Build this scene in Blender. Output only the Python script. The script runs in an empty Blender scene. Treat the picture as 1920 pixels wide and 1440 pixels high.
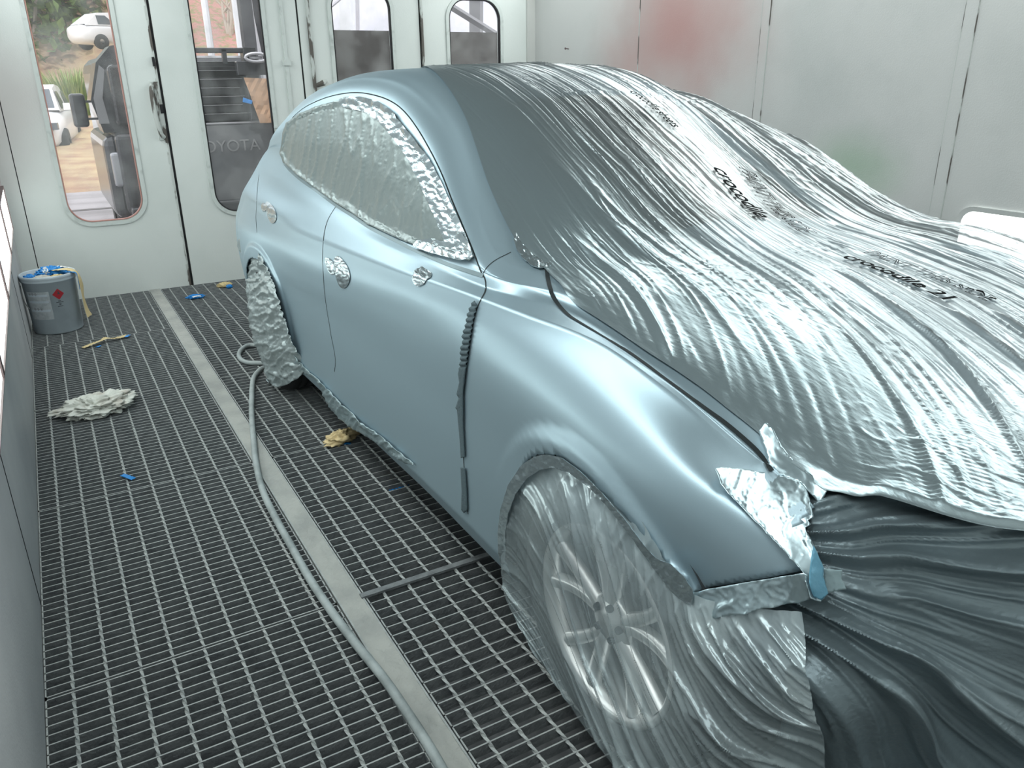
import bpy, bmesh, math, random
import numpy as np
from mathutils import Vector, Matrix
from mathutils.bvhtree import BVHTree
from mathutils.geometry import delaunay_2d_cdt

random.seed(7)
C = bpy.context.scene.collection
PI = math.pi

# ------------------------------------------------------------------ camera solution
F_PX, PITCH, YAW, ROLL, CAM_H = 1490.9344, 0.3713, 0.5178, -0.0118, 1.48
fw = np.array([math.sin(YAW)*math.cos(PITCH), math.cos(YAW)*math.cos(PITCH), -math.sin(PITCH)])
rt0 = np.array([math.cos(YAW), -math.sin(YAW), 0.0]); up0 = np.cross(rt0, fw)
RT = math.cos(ROLL)*rt0 + math.sin(ROLL)*up0
UP = -math.sin(ROLL)*rt0 + math.cos(ROLL)*up0
FW = fw
EYE = np.array([0, 0, CAM_H])
def ray(p):
    return (p[0]-960)/F_PX*RT - (p[1]-720)/F_PX*UP + FW
def on_z(p, z=0.0):
    d = ray(p); q = EYE + d*(z-CAM_H)/d[2]; return Vector(q)
def on_y(p, y):
    d = ray(p); return Vector(EYE + d*y/d[1])
def on_x(p, x):
    d = ray(p); return Vector(EYE + d*x/d[0])
cam = bpy.data.cameras.new('camera'); co = bpy.data.objects.new('camera', cam); C.objects.link(co)
cam.sensor_width = 36; cam.lens = F_PX/1920*36; cam.clip_start = 0.05; cam.clip_end = 300
M = Matrix.Identity(4)
for i in range(3):
    M[i][0] = RT[i]; M[i][1] = UP[i]; M[i][2] = -FW[i]; M[i][3] = EYE[i]
co.matrix_world = M
bpy.context.scene.camera = co

# ------------------------------------------------------------------ car frame: u forward, v towards the left of the photo, w up
CA = math.radians(1.5); CX, CY = 1.78, 1.203
def loc(u, v, w): return Vector((-v, -u, w))                  # car-local coordinates
def on_v(p, v):                                              # where the sight line meets the plane v = const -> (u, v, w)
    n = np.array([-math.cos(CA), -math.sin(CA), 0]); f = np.array([math.sin(CA), -math.cos(CA), 0])
    P0 = np.array([CX, CY, 0]) + n*v
    d = ray(p); t = ((P0-EYE)@n)/(d@n); q = EYE+t*d-P0
    return (q@f, v, q[2])
def on_v_world(p, v): u, v, w = on_v(p, v); return carmat @ loc(u, v, w)
carmat = Matrix.Translation((CX, CY, 0)) @ Matrix.Rotation(CA, 4, 'Z')
carinv = carmat.inverted()
def carhit(bvh, p):
    d = Vector(ray(p)).normalized()
    o = carinv @ Vector(EYE); dd = carinv.to_3x3() @ d
    h = bvh.ray_cast(o, dd)
    return h[0], h[1]

# ------------------------------------------------------------------ noise
_rs = np.random.RandomState(3); _perm = _rs.permutation(512); _perm = np.concatenate([_perm]*4)
_g = _rs.uniform(0, 2*PI, 512); _gx, _gy = np.cos(_g), np.sin(_g)
def pn(x, y, seed=0):
    x = np.asarray(x, float)+seed*17.37; y = np.asarray(y, float)+seed*9.11
    xi = np.floor(x).astype(int); yi = np.floor(y).astype(int); xf = x-xi; yf = y-yi
    s = lambda t: t*t*t*(t*(t*6-15)+10)
    def gr(ix, iy, fx, fy):
        h = _perm[(_perm[ix & 511]+iy) & 511]; return _gx[h]*fx+_gy[h]*fy
    a = gr(xi, yi, xf, yf); b = gr(xi+1, yi, xf-1, yf); c = gr(xi, yi+1, xf, yf-1); d = gr(xi+1, yi+1, xf-1, yf-1)
    sx, sy = s(xf), s(yf)
    return (a+(b-a)*sx)*(1-sy)+(c+(d-c)*sx)*sy
def ridge(x, y, seed=0, k=3.0):
    return (1-np.clip(np.abs(pn(x, y, seed))*2.2, 0, 1))**k
def sstep(a, b, x):
    t = np.clip((np.asarray(x, float)-a)/(b-a), 0, 1); return t*t*(3-2*t)

# ------------------------------------------------------------------ materials
def mat(name, base, rough=.5, metal=0., spec=.5, noise=None, bump=None, emit=None, alpha=None, coat=0., stretch=None):
    m = bpy.data.materials.new(name); m.use_nodes = True; nt = m.node_tree; b = nt.nodes['Principled BSDF']
    b.inputs['Base Color'].default_value = (*base, 1); b.inputs['Roughness'].default_value = rough
    b.inputs['Metallic'].default_value = metal; b.inputs['Specular IOR Level'].default_value = spec
    if coat: b.inputs['Coat Weight'].default_value = coat; b.inputs['Coat Roughness'].default_value = .2
    tc = nt.nodes.new('ShaderNodeTexCoord')
    mp = nt.nodes.new('ShaderNodeMapping'); nt.links.new(tc.outputs['Object'], mp.inputs['Vector'])
    if stretch: mp.inputs['Scale'].default_value = stretch
    if noise:                                    # (other colour, scale, low, high)
        c2, sc, lo, hi = noise
        n = nt.nodes.new('ShaderNodeTexNoise'); n.inputs['Scale'].default_value = sc; n.inputs['Detail'].default_value = 6
        nt.links.new(mp.outputs[0], n.inputs['Vector'])
        r = nt.nodes.new('ShaderNodeMapRange'); r.inputs['From Min'].default_value = lo; r.inputs['From Max'].default_value = hi
        nt.links.new(n.outputs[0], r.inputs[0])
        x = nt.nodes.new('ShaderNodeMix'); x.data_type = 'RGBA'; x.inputs[6].default_value = (*base, 1); x.inputs[7].default_value = (*c2, 1)
        nt.links.new(r.outputs[0], x.inputs[0]); nt.links.new(x.outputs[2], b.inputs['Base Color'])
    if bump:                                     # (scale, distance)
        n = nt.nodes.new('ShaderNodeTexNoise'); n.inputs['Scale'].default_value = bump[0]; n.inputs['Detail'].default_value = 5
        nt.links.new(mp.outputs[0], n.inputs['Vector'])
        bp = nt.nodes.new('ShaderNodeBump'); bp.inputs['Distance'].default_value = bump[1]; bp.inputs['Strength'].default_value = 1
        nt.links.new(n.outputs[0], bp.inputs['Height']); nt.links.new(bp.outputs[0], b.inputs['Normal'])
    if emit: b.inputs['Emission Color'].default_value = (*emit[0], 1); b.inputs['Emission Strength'].default_value = emit[1]
    if alpha is not None: b.inputs['Alpha'].default_value = alpha
    return m

def add_stain(m, centre, radius, col, amount, nscale=2.0):
    """a soft-edged patch of old coloured overspray on a wall, fixed in world space"""
    nt = m.node_tree; b = nt.nodes['Principled BSDF']; L = nt.links
    g = nt.nodes.new('ShaderNodeNewGeometry'); d = nt.nodes.new('ShaderNodeVectorMath'); d.operation = 'SUBTRACT'
    d.inputs[1].default_value = centre; L.new(g.outputs['Position'], d.inputs[0])
    s = nt.nodes.new('ShaderNodeVectorMath'); s.operation = 'DIVIDE'; s.inputs[1].default_value = radius; L.new(d.outputs[0], s.inputs[0])
    ln = nt.nodes.new('ShaderNodeVectorMath'); ln.operation = 'LENGTH'; L.new(s.outputs[0], ln.inputs[0])
    n = nt.nodes.new('ShaderNodeTexNoise'); n.inputs['Scale'].default_value = nscale; n.inputs['Detail'].default_value = 4; L.new(g.outputs['Position'], n.inputs['Vector'])
    a = nt.nodes.new('ShaderNodeMath'); a.operation = 'MULTIPLY_ADD'; a.inputs[1].default_value = .8; L.new(n.outputs[0], a.inputs[0]); L.new(ln.outputs['Value'], a.inputs[2])
    r = nt.nodes.new('ShaderNodeMapRange'); r.interpolation_type = 'SMOOTHSTEP'
    r.inputs['From Min'].default_value = .35; r.inputs['From Max'].default_value = 1.4; r.inputs['To Min'].default_value = amount; r.inputs['To Max'].default_value = 0
    L.new(a.outputs[0], r.inputs[0])
    x = nt.nodes.new('ShaderNodeMix'); x.data_type = 'RGBA'; x.inputs[7].default_value = (*col, 1); L.new(r.outputs[0], x.inputs[0])
    src = b.inputs['Base Color']
    if src.is_linked: L.new(src.links[0].from_socket, x.inputs[6])
    else: x.inputs[6].default_value = src.default_value
    L.new(x.outputs[2], src)

EXPO = -0.45
def film_mat(name, base, rough, metal, alpha, bump=(60, .002), stretch=None, noise=None):
    return mat(name, base, rough, metal, .5, noise, bump, None, alpha, 0, stretch)

PAINT = mat('silver_base_coat', (.395, .515, .58), .43, .72, .5, bump=(900, .00012))
FILM = film_mat('oversprayed_film', (.40, .50, .53), .38, .70, 1, (28, .002), (3.2, .8, 3.2))
FILM2 = film_mat('window_film', (.25, .30, .30), .36, .5, 1, (30, .0012), (1.6, 1.6, .7))
CLEAR = film_mat('thin_plastic', (.56, .655, .68), .27, .42, .55, (30, .0015), (2, 2, .6), noise=((.42, .50, .53), 4, .4, .65))
_n = CLEAR.node_tree; _s = _n.nodes.new('ShaderNodeSeparateXYZ'); _n.links.new(_n.nodes['Texture Coordinate'].outputs['Object'], _s.inputs[0]); _r = _n.nodes.new('ShaderNodeMapRange'); _r.interpolation_type = 'SMOOTHSTEP'
_r.inputs['From Min'].default_value = .44; _r.inputs['From Max'].default_value = .66; _r.inputs['To Min'].default_value = .44; _r.inputs['To Max'].default_value = .95; _n.links.new(_s.outputs['Z'], _r.inputs[0]); _n.links.new(_r.outputs[0], _n.nodes['Principled BSDF'].inputs['Alpha'])
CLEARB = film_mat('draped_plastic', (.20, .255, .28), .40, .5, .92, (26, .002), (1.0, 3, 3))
FOIL = film_mat('crumpled_foil', (.46, .54, .57), .22, .85, 1, (30, .0015))
TAPEF = mat('sprayed_tape', (.44, .55, .59), .30, .75, bump=(14, .0010))
FOAM = mat('foam_tape', (.075, .11, .125), .8, .1, bump=(140, .002))
SEAM = mat('panel_gap', (.012, .018, .02), .9)
DARK = mat('dark_cavity', (.02, .024, .027), .8)
GLASSD = mat('tinted_glass', (.03, .04, .04), .08, 0)
TYRE = mat('tyre_rubber', (.035, .037, .04), .75, bump=(60, .002))
ALLOY = mat('alloy_rim', (.90, .91, .90), .30, .75)
WALL = mat('booth_wall_paint', (.60, .605, .585), .55, noise=((.50, .51, .50), 1.6, .45, .75), bump=(150, .0006))
WALLR = mat('booth_wall_right', (.60, .605, .595), .55, noise=((.52, .535, .525), 2.2, .42, .75), bump=(140, .0008))
WALLL = mat('booth_wall_left', (.54, .545, .55), .5, noise=((.40, .41, .43), 2.0, .4, .75), bump=(120, .0008))
DOORM = mat('booth_door_paint', (.66, .695, .675), .5, noise=((.58, .62, .60), 2.4, .45, .8), bump=(120, .0006))
TRIM = mat('door_trim_paint', (.56, .60, .58), .45, noise=((.38, .41, .40), 14, .55, .75))
CHIP = mat('chipped_edge', (.50, .53, .51), .6, noise=((.10, .09, .08), 16, .50, .56), stretch=(1, 1, .35))
BLACKGAP = mat('rubber_seal', (.01, .01, .012), .7)
REDSEAL = mat('red_seal', (.42, .22, .19), .6)
CEIL = mat('ceiling_filter', (.10, .107, .107), .8, bump=(80, .002))
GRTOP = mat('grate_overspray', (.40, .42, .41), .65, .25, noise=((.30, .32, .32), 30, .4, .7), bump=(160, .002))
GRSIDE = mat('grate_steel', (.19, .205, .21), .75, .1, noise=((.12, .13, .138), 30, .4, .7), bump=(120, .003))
PIT = mat('pit_filter', (.16, .165, .17), .9, noise=((.09, .095, .10), 12, .4, .7))
CONC = mat('concrete_kerb', (.38, .385, .36), .75, noise=((.29, .30, .285), 5, .4, .65), bump=(35, .006))
LAMP = mat('lamp_diffuser', (.9, .95, .93), .5, emit=((.93, 1.0, .985), 8.6))
LAMPLOW = mat('side_lamp_diffuser', (.9, .95, .93), .5, emit=((.92, 1.0, .96), 4.6))
LAMPFR = mat('lamp_frame', (.12, .08, .08), .5)
PVC = mat('grey_plastic_pail', (.47, .535, .58), .45, noise=((.38, .43, .47), 9, .5, .8))

# ------------------------------------------------------------------ mesh helpers
def link(name, me, m=None, parent=None, smooth=False):
    o = bpy.data.objects.new(name, me); C.objects.link(o)
    if m is not None:
        for mm in (m if isinstance(m, (list, tuple)) else [m]): me.materials.append(mm)
    if smooth: me.polygons.foreach_set('use_smooth', [True]*len(me.polygons))
    if parent is not None: o.parent = parent
    return o
def mk(name, V, Fc, m=None, parent=None, smooth=False, mi=None):
    me = bpy.data.meshes.new(name); me.from_pydata([tuple(v) for v in V], [], Fc); 
    if mi is not None: me.polygons.foreach_set('material_index', mi)
    me.update(); return link(name, me, m, parent, smooth)
def tag(o, label=None, cat=None, group=None, kind=None):
    if label: o['label'] = label
    if cat: o['category'] = cat
    if group: o['group'] = group
    if kind: o['kind'] = kind
    return o
def empty(name, l=(0, 0, 0), rz=0):
    o = bpy.data.objects.new(name, None); C.objects.link(o); o.location = l; o.rotation_euler = (0, 0, rz); o.empty_display_size = .1; return o
def put_car(o): o.matrix_world = carmat.copy(); return o
class MB:
    def __init__(s): s.V = []; s.F = []; s.I = []
    def box(s, a, b, mi=0, top=None):
        (x0, y0, z0), (x1, y1, z1) = a, b; n = len(s.V)
        s.V += [(x0,y0,z0),(x1,y0,z0),(x1,y1,z0),(x0,y1,z0),(x0,y0,z1),(x1,y0,z1),(x1,y1,z1),(x0,y1,z1)]
        s.F += [(n,n+3,n+2,n+1),(n+4,n+5,n+6,n+7),(n,n+1,n+5,n+4),(n+1,n+2,n+6,n+5),(n+2,n+3,n+7,n+6),(n+3,n,n+4,n+7)]
        s.I += [mi, mi if top is None else top, mi, mi, mi, mi]
    def quad(s, a, b, c, d, mi=0):
        n = len(s.V); s.V += [a, b, c, d]; s.F.append((n, n+1, n+2, n+3)); s.I.append(mi)
    def tube(s, P, r, k=8, mi=0, cap=True):
        P = [Vector(p) for p in P]; n0 = len(s.V); R = r if isinstance(r, (list, tuple)) else [r]*len(P)
        t0 = None
        for i, p in enumerate(P):
            t = ((P[min(i+1, len(P)-1)]-P[max(i-1, 0)])).normalized()
            if t0 is None:
                a = Vector((0, 0, 1)) if abs(t.z) < .9 else Vector((1, 0, 0)); nrm = t.cross(a).normalized()
            else:
                nrm = (nrm - t*nrm.dot(t)).normalized()
            t0 = t; bn = t.cross(nrm)
            for j in range(k):
                a = 2*PI*j/k; s.V.append(tuple(p+(nrm*math.cos(a)+bn*math.sin(a))*R[i]))
        for i in range(len(P)-1):
            for j in range(k):
                a = n0+i*k+j; b = n0+i*k+(j+1) % k; s.F.append((a, b, b+k, a+k)); s.I.append(mi)
        if cap:
            s.F.append(tuple(n0+j for j in range(k))[::-1]); s.I.append(mi)
            s.F.append(tuple(n0+(len(P)-1)*k+j for j in range(k))); s.I.append(mi)
    def lathe(s, prof, k=48, mi=0, axis='z', c=(0, 0, 0), closed=False):
        n0 = len(s.V)
        for (r, h) in prof:
            for j in range(k):
                a = 2*PI*j/k
                if axis == 'z': s.V.append((c[0]+r*math.cos(a), c[1]+r*math.sin(a), c[2]+h))
                else: s.V.append((c[0]+h, c[1]+r*math.cos(a), c[2]+r*math.sin(a)))
        m = len(prof)
        for i in range(m if closed else m-1):
            for j in range(k):
                a = n0+i*k+j; b = n0+i*k+(j+1) % k; e = n0+((i+1) % m)*k
                s.F.append((a, b, e+(j+1) % k, e+j)); s.I.append(mi)
    def build(s, name, m, parent=None, smooth=False): return mk(name, s.V, s.F, m, parent, smooth, s.I)
def catmull(P, n):
    P = [np.array(p, float) for p in P]; out = []
    for i in range(len(P)-1):
        a = P[max(i-1, 0)]; b = P[i]; c = P[i+1]; d = P[min(i+2, len(P)-1)]
        for k in range(n):
            t = k/n; out.append(.5*((2*b)+(c-a)*t+(2*a-5*b+4*c-d)*t*t+(3*b-a-3*c+d)*t**3))
    out.append(P[-1]); return out
def rrect(x0, x1, z0, z1, r, k=8):
    out = []
    for cx, cz, a0 in ((x1-r, z0+r, -90), (x1-r, z1-r, 0), (x0+r, z1-r, 90), (x0+r, z0+r, 180)):
        for i in range(k+1):
            a = math.radians(a0+90*i/k); out.append((cx+r*math.cos(a), cz+r*math.sin(a)))
    return out
def gridfaces(nu, nv, flip=False):
    F = []
    for i in range(nu-1):
        for j in range(nv-1):
            a = i*nv+j; f = (a, a+1, a+nv+1, a+nv); F.append(f[::-1] if flip else f)
    return F
def spline1(x, y):
    """monotone cubic through (x, y) -> callable"""
    x = np.array(x, float); y = np.array(y, float)
    if x[0] > x[-1]: x = x[::-1]; y = y[::-1]
    hh = np.diff(x); dl = np.diff(y, axis=0)/(hh if y.ndim == 1 else hh[:, None])
    m = np.zeros_like(y); m[0] = dl[0]; m[-1] = dl[-1]
    for i in range(1, len(x)-1):
        a, b = dl[i-1], dl[i]; w1 = 2*hh[i]+hh[i-1]; w2 = hh[i]+2*hh[i-1]
        with np.errstate(divide='ignore', invalid='ignore'):
            hm = (w1+w2)/(w1/a+w2/b)
        m[i] = np.where(a*b > 0, hm, 0)
    def f(q):
        q = np.clip(np.asarray(q, float), x[0], x[-1]); k = np.clip(np.searchsorted(x, q, side='right')-1, 0, len(x)-2)
        t = (q-x[k])/hh[k]; H = hh[k]
        if y.ndim > 1: t = t[..., None]; H = H[..., None]
        return y[k]*(2*t**3-3*t**2+1)+m[k]*H*(t**3-2*t**2+t)+y[k+1]*(-2*t**3+3*t**2)+m[k+1]*H*(t**3-t**2)
    return f
def csmooth(x, y):
    """smooth (finite-difference tangent) cubic through rows of y"""
    x = np.array(x, float); y = np.array(y, float); hh = np.diff(x); dl = np.diff(y, axis=0)/hh[:, None]
    m = np.zeros_like(y); m[0] = dl[0]; m[-1] = dl[-1]
    for i in range(1, len(x)-1): m[i] = (dl[i-1]*hh[i]+dl[i]*hh[i-1])/(hh[i]+hh[i-1])
    def f(q):
        q = np.asarray(q, float); k = np.clip(np.searchsorted(x, q, side='right')-1, 0, len(x)-2)
        t = ((q-x[k])/hh[k])[..., None]; H = hh[k][..., None]
        return y[k]*(2*t**3-3*t**2+1)+m[k]*H*(t**3-2*t**2+t)+y[k+1]*(-2*t**3+3*t**2)+m[k+1]*H*(t**3-t**2)
    return f
def inpoly(P, x, y):
    x = np.asarray(x); y = np.asarray(y); c = np.zeros(x.shape, bool); n = len(P)
    for i in range(n):
        x0, y0 = P[i]; x1, y1 = P[(i+1) % n]
        if y0 == y1: continue
        k = ((y0 > y) != (y1 > y)) & (x < (x1-x0)*(y-y0)/(y1-y0)+x0); c ^= k
    return c
def pdist(P, x, y, closed=True):
    x = np.asarray(x, float); y = np.asarray(y, float); d = np.full(x.shape, 1e9); n = len(P)
    for i in range(n if closed else n-1):
        x0, y0 = P[i]; x1, y1 = P[(i+1) % n]; dx, dy = x1-x0, y1-y0; L = dx*dx+dy*dy+1e-12
        t = np.clip(((x-x0)*dx+(y-y0)*dy)/L, 0, 1); d = np.minimum(d, np.hypot(x-x0-t*dx, y-y0-t*dy))
    return d
def solid(o, t=.0012, off=1):
    md = o.modifiers.new('thickness', 'SOLIDIFY'); md.thickness = t; md.offset = off; return o

# ================================================================== THE BOOTH
XL, XR, YB, YF, ZC = -.253, 3.92, 6.41, -1.35, 2.95
def wall_mesh(name, a, b, m): mb = MB(); mb.box(a, b); return tag(mb.build(name, m), kind='structure')
wall_mesh('wall_left', (XL-.12, YF, -.25), (XL, YB+.1, ZC), WALLL)
wr = wall_mesh('wall_right', (XR, YF, -.25), (XR+.12, YB+.1, ZC), WALLR)
add_stain(WALLR, (3.92, 4.55, 1.75), (5, 1.15, .85), (.50, .26, .245), .85, 1.6)
add_stain(WALLR, (3.92, 3.0, .98), (5, .45, .26), (.33, .47, .34), .7, 3)
add_stain(WALLL, (-.25, 6.2, 1.0), (5, .7, .8), (.50, .36, .36), .5, 2)
add_stain(DOORM, (-.1, 6.41, 1.35), (.6, 5, .8), (.52, .45, .44), .5, 2)
wall_mesh('wall_front', (XL-.12, YF-.12, -.25), (XR+.12, YF, ZC), WALL)
wall_mesh('ceiling', (XL-.12, YF-.12, ZC), (XR+.12, YB+.12, ZC+.1), CEIL)
wall_mesh('floor', (XL-.12, YF-.12, -.25), (XR+.12, YB+.12, -.16), PIT)

# wall panel joints
def joint(name, a, b, m, kind='structure'):
    mb = MB(); mb.box(a, b); return tag(mb.build(name, m), kind=kind)
n = 1
for px in ((59, 667), (70, 1110)):
    q = on_z((px[0], px[1]), 0) if 0 else on_x(px, XL)
    joint('trim_%d' % n, (XL-.001, q.y-.0025, 0), (XL+.0015, q.y+.0025, ZC), BLACKGAP); n += 1
for y in (4.97,):
    joint('trim_%d' % n, (XR-.0015, y-.004, 0), (XR+.001, y+.004, ZC), CHIP); n += 1
for y in (3.745, 2.465):
    mb = MB(); mb.box((XR-.004, y-.012, 0), (XR+.001, y+.05, ZC)); tag(mb.build('trim_%d' % n, WALLR), kind='structure'); n += 1
    mb = MB(); mb.box((XR-.0055, y-.016, 0), (XR+.001, y-.0125, ZC)); mb.box((XR-.005, y+.05, 0), (XR+.001, y+.0525, ZC)); tag(mb.build('trim_%d' % n, CHIP), kind='structure'); n += 1
# little nail / chips on the right wall
q = on_x((1066, 92), XR)
mb = MB(); mb.tube([q+Vector((.01, 0, 0)), q+Vector((-.03, 0, .004))], .004, 6); mb.tube([q+Vector((-.03, 0, .004)), q+Vector((-.034, 0, .004))], .009, 8)
tag(mb.build('wall_bolt', LAMPFR), 'small rusty bolt sticking out of the white right wall', 'bolt')

# back wall: four door leaves with tall rounded windows
wall_mesh('wall_back', (XL, YB, ZC-.55), (XR, YB+.08, ZC), CEIL)
mb = MB(); mb.box((XL, YB-.002, -.16), (-.156, YB+.06, ZC-.55)); tag(mb.build('trim_%d' % n, DOORM), kind='structure'); n += 1
mb = MB(); mb.box((3.838, YB-.004, -.16), (XR, YB+.06, ZC-.55)); mb.box((3.834, YB-.02, -.16), (3.838, YB, ZC-.55)); tag(mb.build('trim_%d' % n, WALL), kind='structure'); n += 1
mb = MB()
for x in (-.153, .838, 1.857, 2.842): mb.box((x-.008, YB+.012, -.16), (x+.008, YB+.055, ZC-.55))
tag(mb.build('trim_%d' % n, BLACKGAP), kind='structure'); n += 1
PANE = bpy.data.materials.new('dusty_pane'); PANE.use_nodes = True
nt = PANE.node_tree; nt.nodes.clear(); out = nt.nodes.new('ShaderNodeOutputMaterial'); mx = nt.nodes.new('ShaderNodeMixShader'); tr = nt.nodes.new('ShaderNodeBsdfTransparent'); pb = nt.nodes.new('ShaderNodeBsdfPrincipled')
pb.inputs['Base Color'].default_value = (.6, .6, .6, 1); pb.inputs['Roughness'].default_value = .12
tcn = nt.nodes.new('ShaderNodeTexCoord'); nz = nt.nodes.new('ShaderNodeTexNoise'); nz.inputs['Scale'].default_value = 3.5; nz.inputs['Detail'].default_value = 5
mr = nt.nodes.new('ShaderNodeMapRange'); mr.inputs['From Min'].default_value = .42; mr.inputs['From Max'].default_value = .75; mr.inputs['To Min'].default_value = .05; mr.inputs['To Max'].default_value = .26
nt.links.new(tcn.outputs['Object'], nz.inputs['Vector']); nt.links.new(nz.outputs[0], mr.inputs[0]); nt.links.new(mr.outputs[0], mx.inputs[0]); nt.links.new(tr.outputs[0], mx.inputs[1]); nt.links.new(pb.outputs[0], mx.inputs[2]); nt.links.new(mx.outputs[0], out.inputs[0])

def ring_prism(mb, outer, inner, y0, y1):
    """closed band between two equal-length loops in the xz plane, from y0 (front) to y1"""
    k = len(outer); n0 = len(mb.V)
    for y in (y0, y1):
        for L in (outer, inner): mb.V += [(x, y, z) for x, z in L]
    for j in range(k):
        j2 = (j+1) % k
        a, b, c, d = n0+j, n0+j2, n0+k+j, n0+k+j2; e, f, g, h = a+2*k, b+2*k, c+2*k, d+2*k
        mb.F += [(a, b, d, c), (f, e, g, h), (b, a, e, f), (c, d, h, g)]; mb.I += [0]*4
def leaf(i, x0, x1, wx0, wx1, wz0, wz1, seal):
    bm = bmesh.new(); hole = rrect(wx0, wx1, wz0, wz1, .15, 10)
    O = [(x0, -.005), (x1, -.005), (x1, ZC-.55), (x0, ZC-.55)]
    def loop(P, y):
        vs = [bm.verts.new((x, y, z)) for x, z in P]; es = [bm.edges.new((vs[k], vs[(k+1) % len(vs)])) for k in range(len(vs))]; return vs, es
    a, ea = loop(O, YB); b, eb = loop(hole, YB)
    bmesh.ops.triangle_fill(bm, use_beauty=True, use_dissolve=False, edges=ea+eb)
    r = bmesh.ops.extrude_face_region(bm, geom=bm.faces[:]); bmesh.ops.translate(bm, vec=(0, .045, 0), verts=[v for v in r['geom'] if isinstance(v, bmesh.types.BMVert)])
    bmesh.ops.recalc_face_normals(bm, faces=bm.faces[:])
    me = bpy.data.meshes.new('door_%d' % i); bm.to_mesh(me); bm.free()
    d = link('door_%d' % i, me, DOORM); tag(d, kind='structure')
    mb = MB(); ring_prism(mb, rrect(wx0-.03, wx1+.03, wz0-.03, wz1+.03, .18, 10), rrect(wx0-.002, wx1+.002, wz0-.002, wz1+.002, .152, 10), YB-.012, YB)
    mb.build('window_frame', TRIM, d)
    mb = MB(); ring_prism(mb, rrect(wx0+.001, wx1-.001, wz0+.001, wz1-.001, .149, 10), rrect(wx0+.008, wx1-.008, wz0+.008, wz1-.008, .142, 10), YB-.006, YB+.02)
    mb.build('window_seal', REDSEAL if seal == 'red' else BLACKGAP, d)
    P = rrect(wx0+.002, wx1-.002, wz0+.002, wz1-.002, .148, 10); mb = MB(); k = len(P)
    mb.V = [(x, YB+.02, z) for x, z in P]+[(x, YB+.024, z) for x, z in P]; mb.F = [tuple(range(k)), tuple(range(2*k-1, k-1, -1))]+[(j, k+j, k+(j+1) % k, (j+1) % k) for j in range(k)]; mb.I = [0]*len(mb.F)
    mb.build('window_pane', PANE, d)
    return d
d1 = leaf(1, -.150, .828, .105, .592, .535, 2.16, 'red')
d2 = leaf(2, .846, 1.850, 1.095, 1.590, .525, 2.16, 'black')
d3 = leaf(3, 1.864, 2.835, 2.118, 2.592, .535, 2.11, 'grey')
d4 = leaf(4, 2.850, 3.833, 3.100, 3.572, .535, 2.055, 'grey')
def chipped(door, x, z0, z1, w=.012, y=YB-.004):
    """worn, jagged edge strip along a door leaf"""
    mb = MB(); z = z0; r = random.Random(int(x*100))
    while z < z1:
        dz = r.uniform(.02, .09); ww = w*r.uniform(.5, 1.5); mb.box((x-ww, y, z), (x+.002, YB+.001, min(z+dz, z1))); z += dz
    mb.build('worn_edge', CHIP, door)
chipped(d1, .826, 0, 2.4); chipped(d2, .86, 0, .0) if 0 else None
# vertical lock rods and strips on leaf 2 / 3
mb = MB()
mb.box((1.725, YB-.016, 0), (1.750, YB, 2.4)); mb.box((1.712, YB-.03, 1.56), (1.765, YB, 1.60))
mb.build('lock_rod', TRIM, d2)
mb = MB(); mb.box((1.925, YB-.02, 0), (1.948, YB, 2.4)); mb.build('lock_rod', CHIP, d3)
q = on_y((600, 155), YB); mb = MB(); mb.tube([(q.x-.03, YB-.01, q.z-.02), (q.x+.015, YB-.05, q.z), (q.x+.04, YB-.03, q.z+.01)], [.014, .022, .012], 8); mb.build('rod_catch', CHIP, d3)
mb = MB(); mb.box((2.845, YB-.02, 0), (2.862, YB+.0, 2.4)); mb.build('cover_strip', CHIP, d4)
# pull handle on leaf 1
mb = MB(); hp = [(.775, YB-.02, 1.44), (.765, YB-.045, 1.40), (.762, YB-.05, 1.30), (.770, YB-.05, 1.18), (.785, YB-.04, 1.11), (.80, YB-.02, 1.09)]
mb.tube(catmull(hp, 5), .015, 10)
mb.box((.77, YB-.014, 1.07), (.822, YB, 1.46)); mb.build('pull_handle', CHIP, d1)
mb = MB(); mb.box((.806, YB-.02, 1.25), (.826, YB-.003, 1.31)); mb.box((.806, YB-.02, 1.56), (.822, YB-.003, 1.62)); mb.build('latch', BLACKGAP, d1)
q = on_y((520, 238), YB); mb = MB(); mb.box((q.x-.03, YB-.02, q.z-.006), (q.x+.06, YB-.012, q.z+.01)); mb.build('window_clip', TRIM, d2)

# ------------------------------------------------------------------ floor: grating panels, kerb
def make_grate(name, x0, x1, y0, y1, pitch, rod0, rodp=.0815):
    """bearing bars run across the booth, twisted rods run along it"""
    mb = MB(); yy = y0+.004; r = random.Random(int(y0*97))
    ys = []
    nb = int(round((y1-y0-.008)/pitch)); st = (y1-y0-.008)/nb
    for k in range(nb+1):
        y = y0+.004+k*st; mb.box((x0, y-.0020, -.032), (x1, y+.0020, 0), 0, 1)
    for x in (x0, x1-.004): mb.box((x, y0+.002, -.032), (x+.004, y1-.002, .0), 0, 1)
    x = rod0
    while x < x1-.01:
        if x > x0+.008:
            P = []; nseg = int((y1-y0)/.012); n0 = len(mb.V)
            for i in range(nseg+1):           # twisted square rod
                y = y0+(y1-y0)*i/nseg; a = i*.5
                for j in range(4):
                    b = a+j*PI/2; mb.V.append((x+.0052*math.cos(b), y, -.0035+.0052*math.sin(b)))
            for i in range(nseg):
                for j in range(4):
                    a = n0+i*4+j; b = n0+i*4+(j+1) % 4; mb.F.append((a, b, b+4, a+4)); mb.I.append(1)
        x += rodp
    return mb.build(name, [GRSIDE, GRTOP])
seams = [-1.29, -.195, .90, 1.997, 3.094, 4.19, 5.288, 6.405]
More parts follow.
